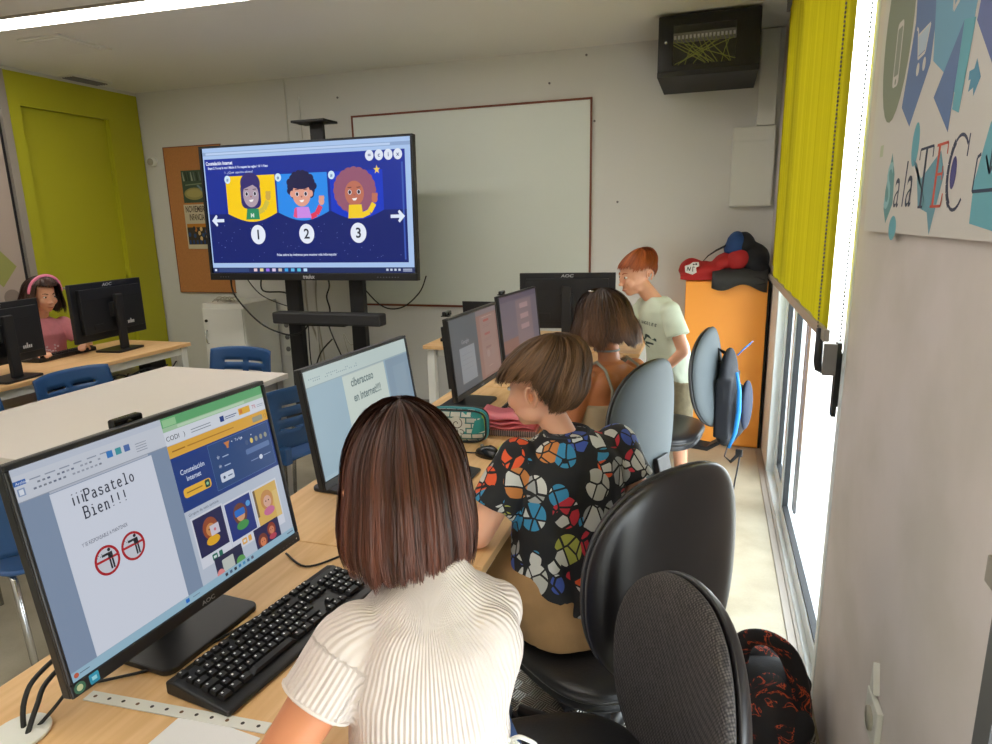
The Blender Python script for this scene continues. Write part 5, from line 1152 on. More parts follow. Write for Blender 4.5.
def hair_mat(name, c1, c2, rough=.38):
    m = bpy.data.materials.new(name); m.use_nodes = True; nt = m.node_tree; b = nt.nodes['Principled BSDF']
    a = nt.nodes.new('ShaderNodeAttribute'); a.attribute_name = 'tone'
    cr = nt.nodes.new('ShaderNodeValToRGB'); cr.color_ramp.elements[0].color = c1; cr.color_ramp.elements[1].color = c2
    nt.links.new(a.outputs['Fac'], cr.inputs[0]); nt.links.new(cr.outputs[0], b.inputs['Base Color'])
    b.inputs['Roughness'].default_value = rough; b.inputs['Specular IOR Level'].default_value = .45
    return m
def hair(parent, HM, m, rx, ry, rz, c0, tmax, drop, n=2600, width=.0022, flare=0.0, curl=0.0, wave=0.0, fluff=.008, seed=1, root=75, whorl=(0, -.02), cap=True, gap=None, seg=14, label=None, clump=26, sweep=0.0, tuck=0.0, contrast=.16, root_tone=1.0):
    """strands run from the crown over the ellipsoid (rx, ry, rz) centred at c0 in head space; a = 0 is the face"""
    rnd = random.Random(seed); mb = MB(); tone = []
    c0 = V(c0)
    def surf(a, th, lift, dz=0, fl=0):
        k = sin(min(th, pi/2)) if th < pi/2 else (1 if dz else sin(th))
        z = rz*cos(th) if not dz else 0
        wx, wy = whorl; f = cos(min(th, pi/2))
        return c0+V(((rx+lift+fl)*k*sin(a)+wx*f, (ry+lift+fl)*k*cos(a)+wy*f, z+lift*cos(min(th, pi/2))-dz))
    def path(a, th0, lift, jit, L, ns):
        tm = tmax((a+sweep+pi) % (2*pi)-pi); dr = drop(a)*(1+jit)
        if drop(a) <= 0: tm *= 1+jit*.9+.035*sin(31*a)+.02*sin(53*a)
        th0 = min(th0, tm*.75)
        arc = (min(tm, pi/2)-th0)*(rx+rz)/2 if dr > 0 else (tm-th0)*(rx+rz)/2
        tot = arc+dr; P = []
        ph = rnd.uniform(0, 6.28) if ns > 6 else 0
        g = 1+.5*sin(clump*a+2*sin(3*a)+seed)+.3*sin(clump*2.3*a)
        for i in range(ns+1):
            q = i/ns*tot
            aa = a+sweep*(i/ns)**1.2
            if q <= arc or dr <= 0:
                th = th0+(q/arc)*((min(tm, pi/2) if dr > 0 else tm)-th0)
                p = surf(aa, th, lift*(.3+.7*sin(min(th, pi/2)))*(1-(.55*(q/max(arc, 1e-6))**3 if dr <= 0 else 0)), 0)
            else:
                dz = q-arc; t = dz/dr
                fl = flare*sin(min(1, t*1.15)*pi*.5)-curl*max(0, t-.62)**2*6-tuck*t
                p = surf(aa, pi/2, lift, dz, fl)
            w = wave*(i/ns)*sin(5*q/.1+g*2+ph*.12); sd = V((cos(aa), -sin(aa), 0))
            p += sd*w
            p += V((sin(aa), cos(aa), 0))*(.0028*g*(i/ns)*(fluff/.008))
            P.append(p)
        return P
    R3 = HM.to_3x3()
    # base cap
    if cap:
        NA, NS = 56, 12; vs = []
        for ia in range(NA):
            a = -pi+2*pi*ia/NA
            st = rnd.getstate(); Pp = path(a, .02, -.004, -.06, 1, NS); rnd.setstate(st)
            if gap and abs(a) < gap: pass
            vs += [HM @ p for p in Pp]
        fs = []
        for ia in range(NA):
            for i in range(NS):
                a = -pi+2*pi*(ia+.5)/NA
                if gap and abs(a) < gap and i > NS*.3: continue
                x = ia*(NS+1)+i; y = ((ia+1) % NA)*(NS+1)+i
                if (vs[x+1]-vs[y+1]).length > .035: continue
                fs.append((x, y, y+1, x+1))
        mb.add(vs, fs, 0, None, True); tone += [.12]*len(fs)
    for k in range(n):
        a = rnd.uniform(-pi, pi)
        if gap and abs(a) < gap and rnd.random() < .93: continue
        th0 = radians(root)*rnd.random()**.8
        if tmax(a) <= th0+.1: th0 = .05
        lift = rnd.random()**1.5*fluff
        P = path(a, th0, lift, rnd.uniform(-.12, .03), 1, seg)
        if th0 > .3 and lift > fluff*.2: 
            P[0] = P[0]-(P[0]-c0)*.02
        t_ = .5+contrast*sin(clump*.5*a+1.7*sin(2*a))+rnd.gauss(0, .14); t_ = max(0, min(1, t_))
        vs = []; rot = rnd.uniform(-.7, .7)
        for i, p in enumerate(P):
            tg = (P[min(i+1, seg)]-P[max(i-1, 0)]).normalized(); nr = (p-c0); nr.z *= .3; nr.normalize()
            sd = tg.cross(nr).normalized(); sd = sd*cos(rot)+nr*sin(rot)
            w = width*(.35+.65*sin(pi*min(1, (i+.6)/(seg*1.0))) if i < seg else .12)
            vs += [HM @ (p-sd*w/2), HM @ (p+sd*w/2)]
        fs = [(2*i, 2*i+1, 2*i+3, 2*i+2) for i in range(seg)]
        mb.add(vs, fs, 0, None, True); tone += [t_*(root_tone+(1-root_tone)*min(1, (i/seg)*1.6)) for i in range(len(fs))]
    me = bpy.data.meshes.new('hair'); me.from_pydata([tuple(v) for v in mb.v], [], mb.f); me.materials.append(m)
    me.polygons.foreach_set('use_smooth', [True]*len(me.polygons))
    at_ = me.attributes.new('tone', 'FLOAT', 'FACE'); at_.data.foreach_set('value', tone); me.update()
    o = bpy.data.objects.new('hair', me); link(o, parent)
    if label: o['label'] = label
    return o
def headM(c, face, pitch=0, roll=0, s=1.0):
    f = V((face[0], face[1], 0)).normalized(); up = V((0, 0, 1)); rt = f.cross(up)
    B = Matrix((rt, f, up)).transposed().to_4x4()
    return Matrix.Translation(c) @ B @ Matrix.Rotation(radians(pitch), 4, 'X') @ Matrix.Rotation(radians(roll), 4, 'Y')
def hs(HM, s): return HM @ Matrix.Scale(s, 4)
def lerp(a, b, t): return V(a).lerp(V(b), t)
def rib_mat(name, col):
    m = mat(name, col, .85); nt = m.node_tree; b = nt.nodes['Principled BSDF']
    a = nt.nodes.new('ShaderNodeAttribute'); a.attribute_name = 'rib'
    mu = nt.nodes.new('ShaderNodeMath'); mu.operation = 'MULTIPLY'; mu.inputs[1].default_value = 2*pi/.0085
    si = nt.nodes.new('ShaderNodeMath'); si.operation = 'SINE'
    nt.links.new(a.outputs['Fac'], mu.inputs[0]); nt.links.new(mu.outputs[0], si.inputs[0])
    bp = nt.nodes.new('ShaderNodeBump'); bp.inputs['Strength'].default_value = .6; bp.inputs['Distance'].default_value = .0016
    nt.links.new(si.outputs[0], bp.inputs['Height']); nt.links.new(bp.outputs[0], b.inputs['Normal']); return m

def shoe(parent, p, f, s=1.0, m='shoe'):
    f = V((f[0], f[1], 0)).normalized(); yaw = atan2(f.y, f.x)
    mb = MB(); R = Matrix.Rotation(yaw, 3, 'Z')
    mb.ell(V(p)+f*.05*s+V((0, 0, .035)), (.115*s, .042*s, .034*s), 16, rot=R); mb.ell(V(p)+V((0, 0, .055)), (.05*s, .04*s, .045*s), 14, rot=R)
    mb.box(V(p)+f*.045*s+V((0, 0, .012)), (.21*s, .07*s, .02), (0, 0, yaw))
    return grow('shoe', mb, M[m], parent, .006, 4)

# ---- girl in the ribbed white top, nearest
def girl_white():
    f, l, u = frame((-.65, .75)); S = V((-.365, .785, .960)); P0 = V((-.340, .70, .69)); HC = V((-.425, .840, 1.115))
    HM = headM(HC, (-.50, .86), -14)
    sL, sR = S+l*.108+V((0, 0, -.018)), S-l*.098+V((0, 0, -.030))
    eL = V((-.525, .600, .790)); hL = V((-.73, .555, .775))
    eR = sR+f*.11+V((.0, .0, -.175)); hR = V((-.57, 1.07, .775))
    b = MB(); head_prims(b, HM, .97)
    limb(b, [S+V((0, 0, .0)), HC+V((.01, -.01, -.05))], [.045, .042])
    yaw = atan2(l.y, l.x)
    loft(b, [(P0+V((0, 0, -.09)), .12, .09, yaw), (P0, .125, .095, yaw), (lerp(P0, S, .35), .105, .078, yaw), (lerp(P0, S, .75), .12, .082, yaw), (S+V((0, 0, -.01)), .115, .06, yaw), (S+V((0, 0, .03)), .05, .045, yaw)])
    limb(b, [sL, eL], [.042, .034]); limb(b, [eL, hL], [.033, .022]); hand_prims(b, hL, (hL-eL)+V((0, 0, .03)), (0, 0, 1), .85, .5, 1)
    limb(b, [sR-V((0, 0, .012)), eR], [.030, .033]); limb(b, [eR, hR], [.033, .022]); hand_prims(b, hR, (hR-eR)+V((0, 0, .02)), (0, 0, 1), .85, .5, -1)
    kL, kR = V((-.60, .93, .56)), V((-.46, 1.12, .56)); aL, aR = kL+V((.06, -.03, -.46)), kR+V((.06, -.03, -.46))
    limb(b, [P0+l*.07-V((0, 0, .02)), kL, aL], [.08, .052, .034]); limb(b, [P0-l*.07-V((0, 0, .02)), kR, aR], [.08, .052, .034])
    body = grow('person', b, M['skin_warm'], None, .0055, 4)
    tag(body, 'person with a brown bob in a ribbed white top, seated nearest at the first monitor', 'person')
    head_extras(body, HM, .97, (60, 36, 26))
    # ribbed top
    t = MB()
    def sec(k, rx, ry, dz=0): return (lerp(P0, S, k)+V((0, 0, dz)), rx, ry, yaw)
    loft(t, [sec(.33, .107, .094), sec(.38, .110, .096), sec(.5, .116, .098), sec(.72, .128, .102), sec(.9, .128, .096), sec(1.0, .108, .074, .006), sec(1.0, .078, .060, .030), sec(1.02, .056, .05, .050), sec(1.06, .047, .045, .06)], 36)
    t.ell(sL+V((0, 0, -.005)), (.053, .053, .051), 18); t.ell(sR+V((0, 0, -.005)), (.046, .046, .044), 18)
    t.ell(S-f*.055+l*.055+V((0, 0, -.06)), (.065, .045, .075), 18, rot=Matrix.Rotation(yaw, 3, 'Z')); t.ell(S-f*.055-l*.055+V((0, 0, -.06)), (.065, .045, .075), 18, rot=Matrix.Rotation(yaw, 3, 'Z'))
    endL, endR = lerp(sL, eL, .50), lerp(sR, eR, .55)
    t.tube([lerp(sL, eL, q/6*.50) for q in range(7)], [.051, .054, .055, .055, .054, .054, .054], 28); t.tube([lerp(sR, eR, q/6*.55) for q in range(7)], [.045, .047, .047, .046, .045, .045, .045], 28)
    axL, axR = (eL-sL).normalized(), (eR-sR).normalized()
    def rib(p):
        for s_, ax, e_ in ((sL, axL, endL), (sR, axR, endR)):
            d = p-s_; h_ = d.dot(ax); rr = d-ax*h_
            if h_ > .03 and rr.length < .066 and h_ < .3:
                ref = ax.cross(V((0, 0, 1))).normalized(); r2 = ax.cross(ref)
                return atan2(rr.dot(r2), rr.dot(ref))*.055
        d = p-lerp(P0, S, .6); return atan2(d.dot(l), -d.dot(f))*.125
    def fold(p):
        d = p-S; w = 0
        w += .004*sin(60*(d.z*.8+d.dot(l)*.5)+4*noise.noise(p*9))*max(0, min(1, (-d.z-.05)/.1))
        w += .003*noise.noise(p*22)
        return w
    top = grow('ribbed_top', t, rib_mat('cream_ribbed_knit', rgb(216, 203, 196)), body, .0045, 5, rib, disp=fold)
    # trim at the cuffs
    for e_, ax, r_ in ((endL, axL, .0525), (endR, axR, .045)):
        n_ = 28; a_ = ax.cross(V((0, 0, 1))).normalized(); b_ = ax.cross(a_)
        MB().tube([e_-ax*.003+a_*cos(2*pi*k/n_)*r_+b_*sin(2*pi*k/n_)*r_ for k in range(n_+1)], .0028, 8, caps=False).build('cuff', top.data.materials[0], body)
    # ties at the waist
    k0 = lerp(P0, S, .36)-l*.100-f*.055
    for q, pts in enumerate((((0, 0, 0), (.02, -.02, -.005), (.035, -.03, -.03), (.02, -.03, -.055)), ((0, 0, 0), (.015, -.005, .012), (.035, .0, .0), (.02, .002, -.012), (0, 0, 0)), ((0, 0, 0), (-.02, -.02, .01), (-.035, -.03, -.005), (-.015, -.02, -.014), (0, 0, 0)), ((0, 0, 0), (.01, -.02, -.03), (.03, -.02, -.06), (.025, -.025, -.09)))):
        MB().tube(smooth([k0+V(p) for p in pts]), .0032, 8).build('waist_tie', M['mint' if 0 else 'plastic_white'], body)
    # jeans
    j = MB(); loft(j, [(P0+V((0, 0, -.10)), .13, .105, yaw), (P0+V((0, 0, -.03)), .140, .115, yaw), (P0+V((0, 0, .06)), .122, .102, yaw), (P0+V((0, 0, .092)), .112, .096, yaw)], 30)
    limb(j, [P0+l*.07-V((0, 0, .02)), kL, lerp(kL, aL, .9)], [.092, .064, .05]); limb(j, [P0-l*.07-V((0, 0, .02)), kR, lerp(kR, aR, .9)], [.092, .064, .05])
    grow('jeans', j, M['jeans'], body, .007, 5)
    shoe(body, aL+V((0, 0, -.1)), f); shoe(body, aR+V((0, 0, -.1)), f)
    hm = hair_mat('dark_brown_bob', rgb(40, 22, 16), rgb(118, 66, 48), .48)
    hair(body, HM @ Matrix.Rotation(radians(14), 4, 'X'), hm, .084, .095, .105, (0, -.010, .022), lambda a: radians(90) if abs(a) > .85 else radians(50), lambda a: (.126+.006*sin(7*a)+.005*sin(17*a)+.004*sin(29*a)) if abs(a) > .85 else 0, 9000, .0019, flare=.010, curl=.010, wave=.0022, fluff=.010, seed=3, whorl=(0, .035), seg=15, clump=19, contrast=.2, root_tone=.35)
    return body
girl_white()

# ---- boy in the patterned shirt
def pattern_mat():
    """black cotton printed all over with rounded coloured patches, each crossed by dark slits"""
    m = mat('black_cotton_with_coloured_patches', rgb(22, 22, 24), .8); nt = m.node_tree; b = nt.nodes['Principled BSDF']; tc = nt.nodes['Texture Coordinate']; L = nt.links.new
    mp = nt.nodes.new('ShaderNodeMapping'); mp.inputs['Scale'].default_value = (1, 1, .85); L(tc.outputs['Object'], mp.inputs[0])
    v_ = nt.nodes.new('ShaderNodeTexVoronoi'); v_.inputs['Scale'].default_value = 16; v_.inputs['Randomness'].default_value = .45; L(mp.outputs[0], v_.inputs['Vector'])
    lt = nt.nodes.new('ShaderNodeMath'); lt.operation = 'LESS_THAN'; lt.inputs[1].default_value = .53; L(v_.outputs['Distance'], lt.inputs[0])
    sp = nt.nodes.new('ShaderNodeSeparateColor'); L(v_.outputs['Color'], sp.inputs[0])
    cr = nt.nodes.new('ShaderNodeValToRGB'); cr.color_ramp.interpolation = 'CONSTANT'
    cols = [(0, (150, 152, 150)), (.2, (52, 132, 172)), (.36, (216, 84, 40)), (.5, (176, 176, 168)), (.62, (186, 44, 58)), (.72, (62, 84, 160)), (.8, (158, 160, 70)), (.88, (120, 122, 124)), (.94, (190, 120, 60))]
    e = cr.color_ramp.elements
    e[0].position = 0; e[0].color = rgb(*cols[0][1]); e[1].position = cols[1][0]; e[1].color = rgb(*cols[1][1])
    for p_, c_ in cols[2:]: q = e.new(p_); q.color = rgb(*c_)
    L(sp.outputs[0], cr.inputs[0])
    # dark slits inside every patch: a second finer cell edge pattern
    v2 = nt.nodes.new('ShaderNodeTexVoronoi'); v2.feature = 'DISTANCE_TO_EDGE'; v2.inputs['Scale'].default_value = 30; L(mp.outputs[0], v2.inputs['Vector'])
    g2 = nt.nodes.new('ShaderNodeMath'); g2.operation = 'GREATER_THAN'; g2.inputs[1].default_value = .055; L(v2.outputs['Distance'], g2.inputs[0])
    v3 = nt.nodes.new('ShaderNodeTexVoronoi'); v3.inputs['Scale'].default_value = 30; L(mp.outputs[0], v3.inputs['Vector'])
    s3 = nt.nodes.new('ShaderNodeSeparateColor'); L(v3.outputs['Color'], s3.inputs[0])
    g3 = nt.nodes.new('ShaderNodeMath'); g3.operation = 'GREATER_THAN'; g3.inputs[1].default_value = .10; L(s3.outputs[0], g3.inputs[0])
    c2 = nt.nodes.new('ShaderNodeMix'); c2.data_type = 'RGBA'; c2.inputs[7].default_value = rgb(196, 196, 190)
    g4 = nt.nodes.new('ShaderNodeMath'); g4.operation = 'GREATER_THAN'; g4.inputs[1].default_value = .72; L(s3.outputs[1], g4.inputs[0])
    L(g4.outputs[0], c2.inputs[0]); L(cr.outputs[0], c2.inputs[6])
    m1 = nt.nodes.new('ShaderNodeMath'); m1.operation = 'MULTIPLY'; L(lt.outputs[0], m1.inputs[0]); L(g2.outputs[0], m1.inputs[1])
    m2 = nt.nodes.new('ShaderNodeMath'); m2.operation = 'MULTIPLY'; L(m1.outputs[0], m2.inputs[0]); L(g3.outputs[0], m2.inputs[1])
    mx = nt.nodes.new('ShaderNodeMix'); mx.data_type = 'RGBA'; mx.inputs[6].default_value = rgb(24, 24, 26)
    L(m2.outputs[0], mx.inputs[0]); L(c2.outputs[2], mx.inputs[7]); L(mx.outputs[2], b.inputs['Base Color'])
    return m
def boy_shirt():
    f, l, u = frame((-.62, .78)); S = V((-.320, 1.535, .950)); P0 = V((-.30, 1.45, .615)); HC = V((-.40, 1.560, 1.095))
    HM = headM(HC, (-.94, .34), -8)
    yaw = atan2(l.y, l.x)
    sL, sR = S+l*.135+V((0, 0, -.015)), S-l*.135+V((0, 0, -.015))
    eL = V((-.500, 1.355, .775)); hL = V((-.66, 1.53, .775)); eR = V((-.135, 1.585, .79)); hR = V((-.40, 1.84, .78))
    b = MB(); head_prims(b, HM, .96)
    limb(b, [S, HC+V((.02, -.01, -.05))], [.038, .038])
    loft(b, [(P0+V((0, 0, -.09)), .12, .09, yaw), (P0, .125, .09, yaw), (lerp(P0, S, .4), .11, .08, yaw), (lerp(P0, S, .8), .125, .085, yaw), (S, .11, .06, yaw), (S+V((0, 0, .03)), .05, .045, yaw)])
    limb(b, [sL, eL], [.040, .034]); limb(b, [eL, hL], [.034, .023]); hand_prims(b, hL, hL-eL, (0, 0, 1), .85, .5, 1)
    limb(b, [sR, eR], [.040, .033]); limb(b, [eR, hR], [.033, .023]); hand_prims(b, hR, hR-eR, (0, 0, 1), .85, .5, -1)
    kL, kR = V((-.60, 1.66, .60)), V((-.44, 1.80, .58)); aL, aR = V((-.55, 1.63, .10)), V((-.38, 1.80, .10))
    limb(b, [P0+l*.07, kL, aL], [.075, .052, .034]); limb(b, [P0-l*.07, kR, aR], [.075, .052, .034])
    body = grow('person', b, M['skin'], None, .0058, 4)
    tag(body, 'person with tousled light brown hair in a black shirt printed with coloured patches', 'person')
    head_extras(body, HM, .96, (110, 80, 55))
    t = MB()
    def sec(k, rx, ry, dz=0): return (lerp(P0, S, k)+V((0, 0, dz)), rx, ry, yaw)
    loft(t, [sec(-.03, .142, .118), sec(.1, .143, .116), sec(.45, .140, .108), sec(.72, .146, .106), sec(.9, .148, .098), sec(1, .128, .075, .006), sec(1, .08, .06, .03), sec(1, .056, .05, .042)], 36)
    t.ell(sL, (.056, .056, .056), 18); t.ell(sR, (.056, .056, .056), 18)
    t.ell(S-f*.055+l*.05+V((0, 0, -.07)), (.07, .045, .085), 18, rot=Matrix.Rotation(yaw, 3, 'Z')); t.ell(S-f*.055-l*.05+V((0, 0, -.07)), (.07, .045, .085), 18, rot=Matrix.Rotation(yaw, 3, 'Z'))
    t.tube([lerp(sL, eL, q/6*.66) for q in range(7)], [.054, .056, .057, .058, .059, .06, .06], 28); t.tube([lerp(sR, eR, q/6*.6) for q in range(7)], [.054, .055, .056, .057, .057, .058, .058], 28)
    def fold(p): 
        d = p-S
        return .005*sin(45*(d.z*.5+d.dot(l)*.9)+5*noise.noise(p*7))*max(0, min(1, (-d.z-.06)/.15))+.004*noise.noise(p*18)
    grow('patterned_shirt', t, pattern_mat(), body, .005, 5, disp=fold)
    n_ = 30; c_ = S+V((-.003, .0, .040)); MB().tube([c_+l*cos(2*pi*k/n_)*.056+f*sin(2*pi*k/n_)*.05+V((0, 0, .004*sin(2*pi*k/n_))) for k in range(n_+1)], .006, 8, caps=False).build('collar', mat('dark_rib_collar', rgb(40, 42, 46), .85), body)
    j = MB(); loft(j, [(P0+V((0, 0, -.10)), .14, .12, yaw), (P0+V((0, 0, -.04)), .15, .125, yaw), (P0+V((0, 0, .03)), .132, .106, yaw)], 30)
    limb(j, [P0+l*.07+V((0, 0, -.0)), kL, lerp(kL, aL, .12)], [.098, .080, .075], 20); limb(j, [P0-l*.07, kR, lerp(kR, aR, .12)], [.098, .078, .075], 20)
    grow('shorts', j, M['khaki'], body, .007, 5, disp=lambda p: .005*noise.noise(p*16))
    shoe(body, aL+V((0, 0, -.1)), f); shoe(body, aR+V((0, 0, -.1)), f)
    hm = hair_mat('light_brown_mop', rgb(46, 30, 20), rgb(146, 108, 74), .5)
    def tm(a):
        a = abs(a); d = 180*a/pi
        return radians(88 if d < 50 else 88-4*(d-50)/15 if d < 65 else 84 if d < 104 else 84+54*(d-104)/30 if d < 134 else 138)
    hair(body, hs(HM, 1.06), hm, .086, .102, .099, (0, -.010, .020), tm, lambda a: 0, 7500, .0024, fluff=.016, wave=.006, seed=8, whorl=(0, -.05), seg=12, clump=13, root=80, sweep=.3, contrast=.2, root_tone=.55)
    return body
boy_shirt()

# ---- girl in the strappy top
def girl_top():
    f, l, u = frame((-.78, .62)); S = V((-.345, 2.405, .955)); P0 = V((-.36, 2.37, .61)); HC = V((-.385, 2.455, 1.128))
    HM = headM(HC, (-.75, .66), -6)
    yaw = atan2(l.y, l.x)
    sL, sR = S+l*.128+V((0, 0, -.018)), S-l*.128+V((0, 0, -.018))
    eL = V((-.47, 2.26, .75)); hL = V((-.68, 2.42, .775)); eR = V((-.26, 2.56, .78)); hR = V((-.55, 2.66, .775))
    b = MB(); head_prims(b, HM, .96)
    limb(b, [S, HC+V((.02, -.01, -.05))], [.042, .04])
    loft(b, [(P0+V((0, 0, -.09)), .12, .09, yaw), (P0, .125, .09, yaw), (lerp(P0, S, .4), .105, .075, yaw), (lerp(P0, S, .8), .128, .082, yaw), (S+V((0, 0, -.01)), .118, .06, yaw), (S+V((0, 0, .03)), .05, .045, yaw)])
    for sg in (1, -1): b.ell(S-f*.045+l*.055*sg+V((0, 0, -.05)), (.06, .035, .06), 16, rot=Matrix.Rotation(yaw, 3, 'Z'))
    b.ell(sL, (.046,)*3); b.ell(sR, (.046,)*3)
    limb(b, [sL, eL], [.044, .034]); limb(b, [eL, hL], [.034, .022]); hand_prims(b, hL, hL-eL, (0, 0, 1), .85, .5, 1)
    limb(b, [sR, eR], [.042, .033]); limb(b, [eR, hR], [.033, .022]); hand_prims(b, hR, hR-eR, (0, 0, 1), .85, .5, -1)
    kL, kR = V((-.68, 2.5, .57)), V((-.62, 2.66, .57)); aL, aR = V((-.62, 2.48, .10)), V((-.56, 2.64, .10))
    limb(b, [P0+l*.07, kL, aL], [.075, .05, .034]); limb(b, [P0-l*.07, kR, aR], [.075, .05, .034])
    body = grow('person', b, M['skin_tan'], None, .0058, 4)
    tag(body, 'person with wavy dark bob and bare shoulders in a strappy top, seated', 'person')
    head_extras(body, HM, .96, (50, 32, 24))
    t = MB(); loft(t, [(lerp(P0, S, k), rx, ry, yaw) for k, rx, ry in ((-.05, .135, .105), (.2, .13, .098), (.5, .125, .092), (.68, .132, .095))], 30)
    grow('strappy_top', t, mat('sand_cotton', rgb(176, 160, 132), .8, var=.05, vscale=30), body, .006, 4)
    for sg in (1, -1):
        P = [S+l*.075*sg-f*.090+V((0, 0, -.11)), S+l*.078*sg-f*.098+V((0, 0, -.05)), S+l*.08*sg-f*.062+V((0, 0, .018)), S+l*.075*sg-f*.01+V((0, 0, .040)), S+l*.07*sg+f*.05+V((0, 0, .01)), S+l*.065*sg+f*.085+V((0, 0, -.08))]
        MB().tube(P, .0055, 8).build('shoulder_strap', M['strap'], body)
    j = MB(); loft(j, [(P0+V((0, 0, -.09)), .135, .105, yaw), (P0, .138, .11, yaw), (P0+V((0, 0, .05)), .128, .1, yaw)], 28)
    limb(j, [P0+l*.07, kL], [.088, .07]); limb(j, [P0-l*.07, kR], [.088, .07]); grow('shorts', j, M['jeans'], body, .008, 4)
    shoe(body, aL+V((0, 0, -.1)), f); shoe(body, aR+V((0, 0, -.1)), f)
    hm = hair_mat('wavy_dark_bob', rgb(32, 20, 16), rgb(128, 88, 60), .5)
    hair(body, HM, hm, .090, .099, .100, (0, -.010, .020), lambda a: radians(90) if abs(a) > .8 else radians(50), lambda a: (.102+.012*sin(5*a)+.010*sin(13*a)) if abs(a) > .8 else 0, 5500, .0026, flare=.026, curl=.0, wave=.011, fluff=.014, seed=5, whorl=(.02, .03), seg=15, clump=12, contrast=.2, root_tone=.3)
    # small hair clip
    MB().ell(HM @ V((-.06, -.02, .115)), (.012, .006, .004)).build('hair_clip', M['chrome'], body)
    # choker
    n_ = 24; c_ = lerp(S, HC, .42); MB().tube([c_+l*cos(2*pi*k/n_)*.047+f*sin(2*pi*k/n_)*.046 for k in range(n_+1)], .004, 6, caps=False).build('necklace', M['strap'], body)
girl_top()

# ---- red-haired boy standing
def boy_red():
    f, l, u = frame((-.80, -.60)); S = V((-.275, 3.66, 1.045)); P0 = V((-.185, 3.70, .67)); HC = V((-.395, 3.660, 1.212))
    HM = headM(HC, (-.84, -.54), -14)
    yaw = atan2(l.y, l.x)
    sL, sR = S+l*.125+V((0, 0, -.02)), S-l*.125+V((0, 0, -.02))
    eL = V((-.125, 3.50, .82)); hL = V((-.245, 3.43, .70)); eR = V((-.44, 3.80, .88)); hR = V((-.60, 3.86, .775))
    b = MB(); head_prims(b, HM, 1.04)
    limb(b, [S+V((0, 0, 0)), HC+V((.02, .0, -.045))], [.045, .043])
    loft(b, [(P0+V((0, 0, -.09)), .12, .09, yaw), (P0, .125, .09, yaw), (lerp(P0, S, .4), .11, .08, yaw), (lerp(P0, S, .8), .125, .085, yaw), (S, .105, .06, yaw), (S+V((0, 0, .03)), .05, .045, yaw)])
    limb(b, [sL, eL], [.038, .030]); limb(b, [eL, hL], [.030, .021]); hand_prims(b, hL, hL-eL+V((-.02, 0, 0)), (.5, -.8, .2), .85, .5, -1)
    limb(b, [sR, eR], [.038, .030]); limb(b, [eR, hR], [.030, .021]); hand_prims(b, hR, hR-eR, (0, 0, 1), .85, .4, 1)
    hLp, hRp = P0+l*.065-V((0, 0, .05)), P0-l*.065-V((0, 0, .05)); kL, kR = V((-.135, 3.60, .38)), V((-.24, 3.74, .38)); aL, aR = V((-.11, 3.63, .08)), V((-.22, 3.78, .08))
    limb(b, [hLp, kL, aL], [.075, .048, .033]); limb(b, [hRp, kR, aR], [.075, .048, .033])
    body = grow('person', b, M['skin'], None, .0058, 4)
    tag(body, 'person with short red hair in a pale mint T-shirt, standing at the far desk', 'person')
    head_extras(body, HM, 1.04, (170, 90, 50))
    t = MB()
    def sec(k, rx, ry, dz=0): return (lerp(P0, S, k)+V((0, 0, dz)), rx, ry, yaw)
    loft(t, [sec(-.14, .142, .112), sec(.1, .138, .108), sec(.45, .134, .104), sec(.75, .138, .102), sec(.92, .135, .09), sec(1, .115, .07, .01), sec(1, .078, .06, .032), sec(1, .056, .052, .042)], 32)
    t.ell(sL, (.052,)*3, 18); t.ell(sR, (.052,)*3, 18)
    t.tube([lerp(sL, eL, q/5*.62) for q in range(6)], [.05, .053, .056, .058, .06, .061], 26); t.tube([lerp(sR, eR, q/5*.62) for q in range(6)], [.05, .053, .056, .058, .06, .061], 26)
    shirt = grow('t_shirt', t, M['mint'], body, .005, 5, disp=lambda p: .004*sin(50*((p-S).z*.6+(p-S).dot(l)*.7)+5*noise.noise(p*8))*max(0, min(1, (S.z-p.z-.08)/.15))+.003*noise.noise(p*18))
    # chest print, laid on the cloth
    tri = shirt.data; 
    from mathutils.bvhtree import BVHTree
    bv = BVHTree.FromPolygons([v.co for v in tri.vertices], [tuple(p.vertices) for p in tri.polygons])
    pr = MB(); O = S+V((0, 0, -.10))
    def place(p2, mi=0):
        ids = []
        for q, (vx, vy) in enumerate(p2):
            o_ = O+f*.3-l*vx*-1+u*vy; hit = bv.ray_cast(o_, -f)
            ids.append((hit[0]+f*.005) if hit[0] is not None else o_-f*.19)
        return ids
    def addtxt(body_, size, arc, cx, cy):
        x = -arc/2; step = arc/max(1, len(body_)-1)
        for i, ch in enumerate(body_):
            vs, fs, wd = text_geo(ch, .02); a = (i/(len(body_)-1)-.5)*.9; 
            P2 = [(cx+(x+i*step)+((p[0]-wd/2)*cos(a)+p[1]*sin(a))*size, cy-.5*(a*a)*.05+(-(p[0]-wd/2)*sin(a)+p[1]*cos(a))*size) for p in vs]
            pr.add(place([(q[0], q[1]) for q in P2]), fs)
    addtxt('LOS ANGELES', .024, .17, 0, .0)
    for seg_ in ([(-.08, -.09), (.0, -.055), (.08, -.075), (.08, -.09), (.01, -.072), (-.06, -.11)], [(-.02, -.10), (.06, -.10), (.06, -.11), (-.02, -.115)], [(-.09, -.075), (-.05, -.055), (-.045, -.065), (-.085, -.09)], [(-.055, -.115), (.02, -.125), (.02, -.132), (-.055, -.126)]):
        pr.add(place(seg_), [tuple(range(len(seg_)))])
    pr.build('chest_print', mat('dark_green_print', rgb(38, 66, 60), .8), body)
    j = MB(); loft(j, [(P0+V((0, 0, -.13)), .135, .11, yaw), (P0+V((0, 0, -.05)), .138, .11, yaw), (P0+V((0, 0, .02)), .125, .1, yaw)], 28)
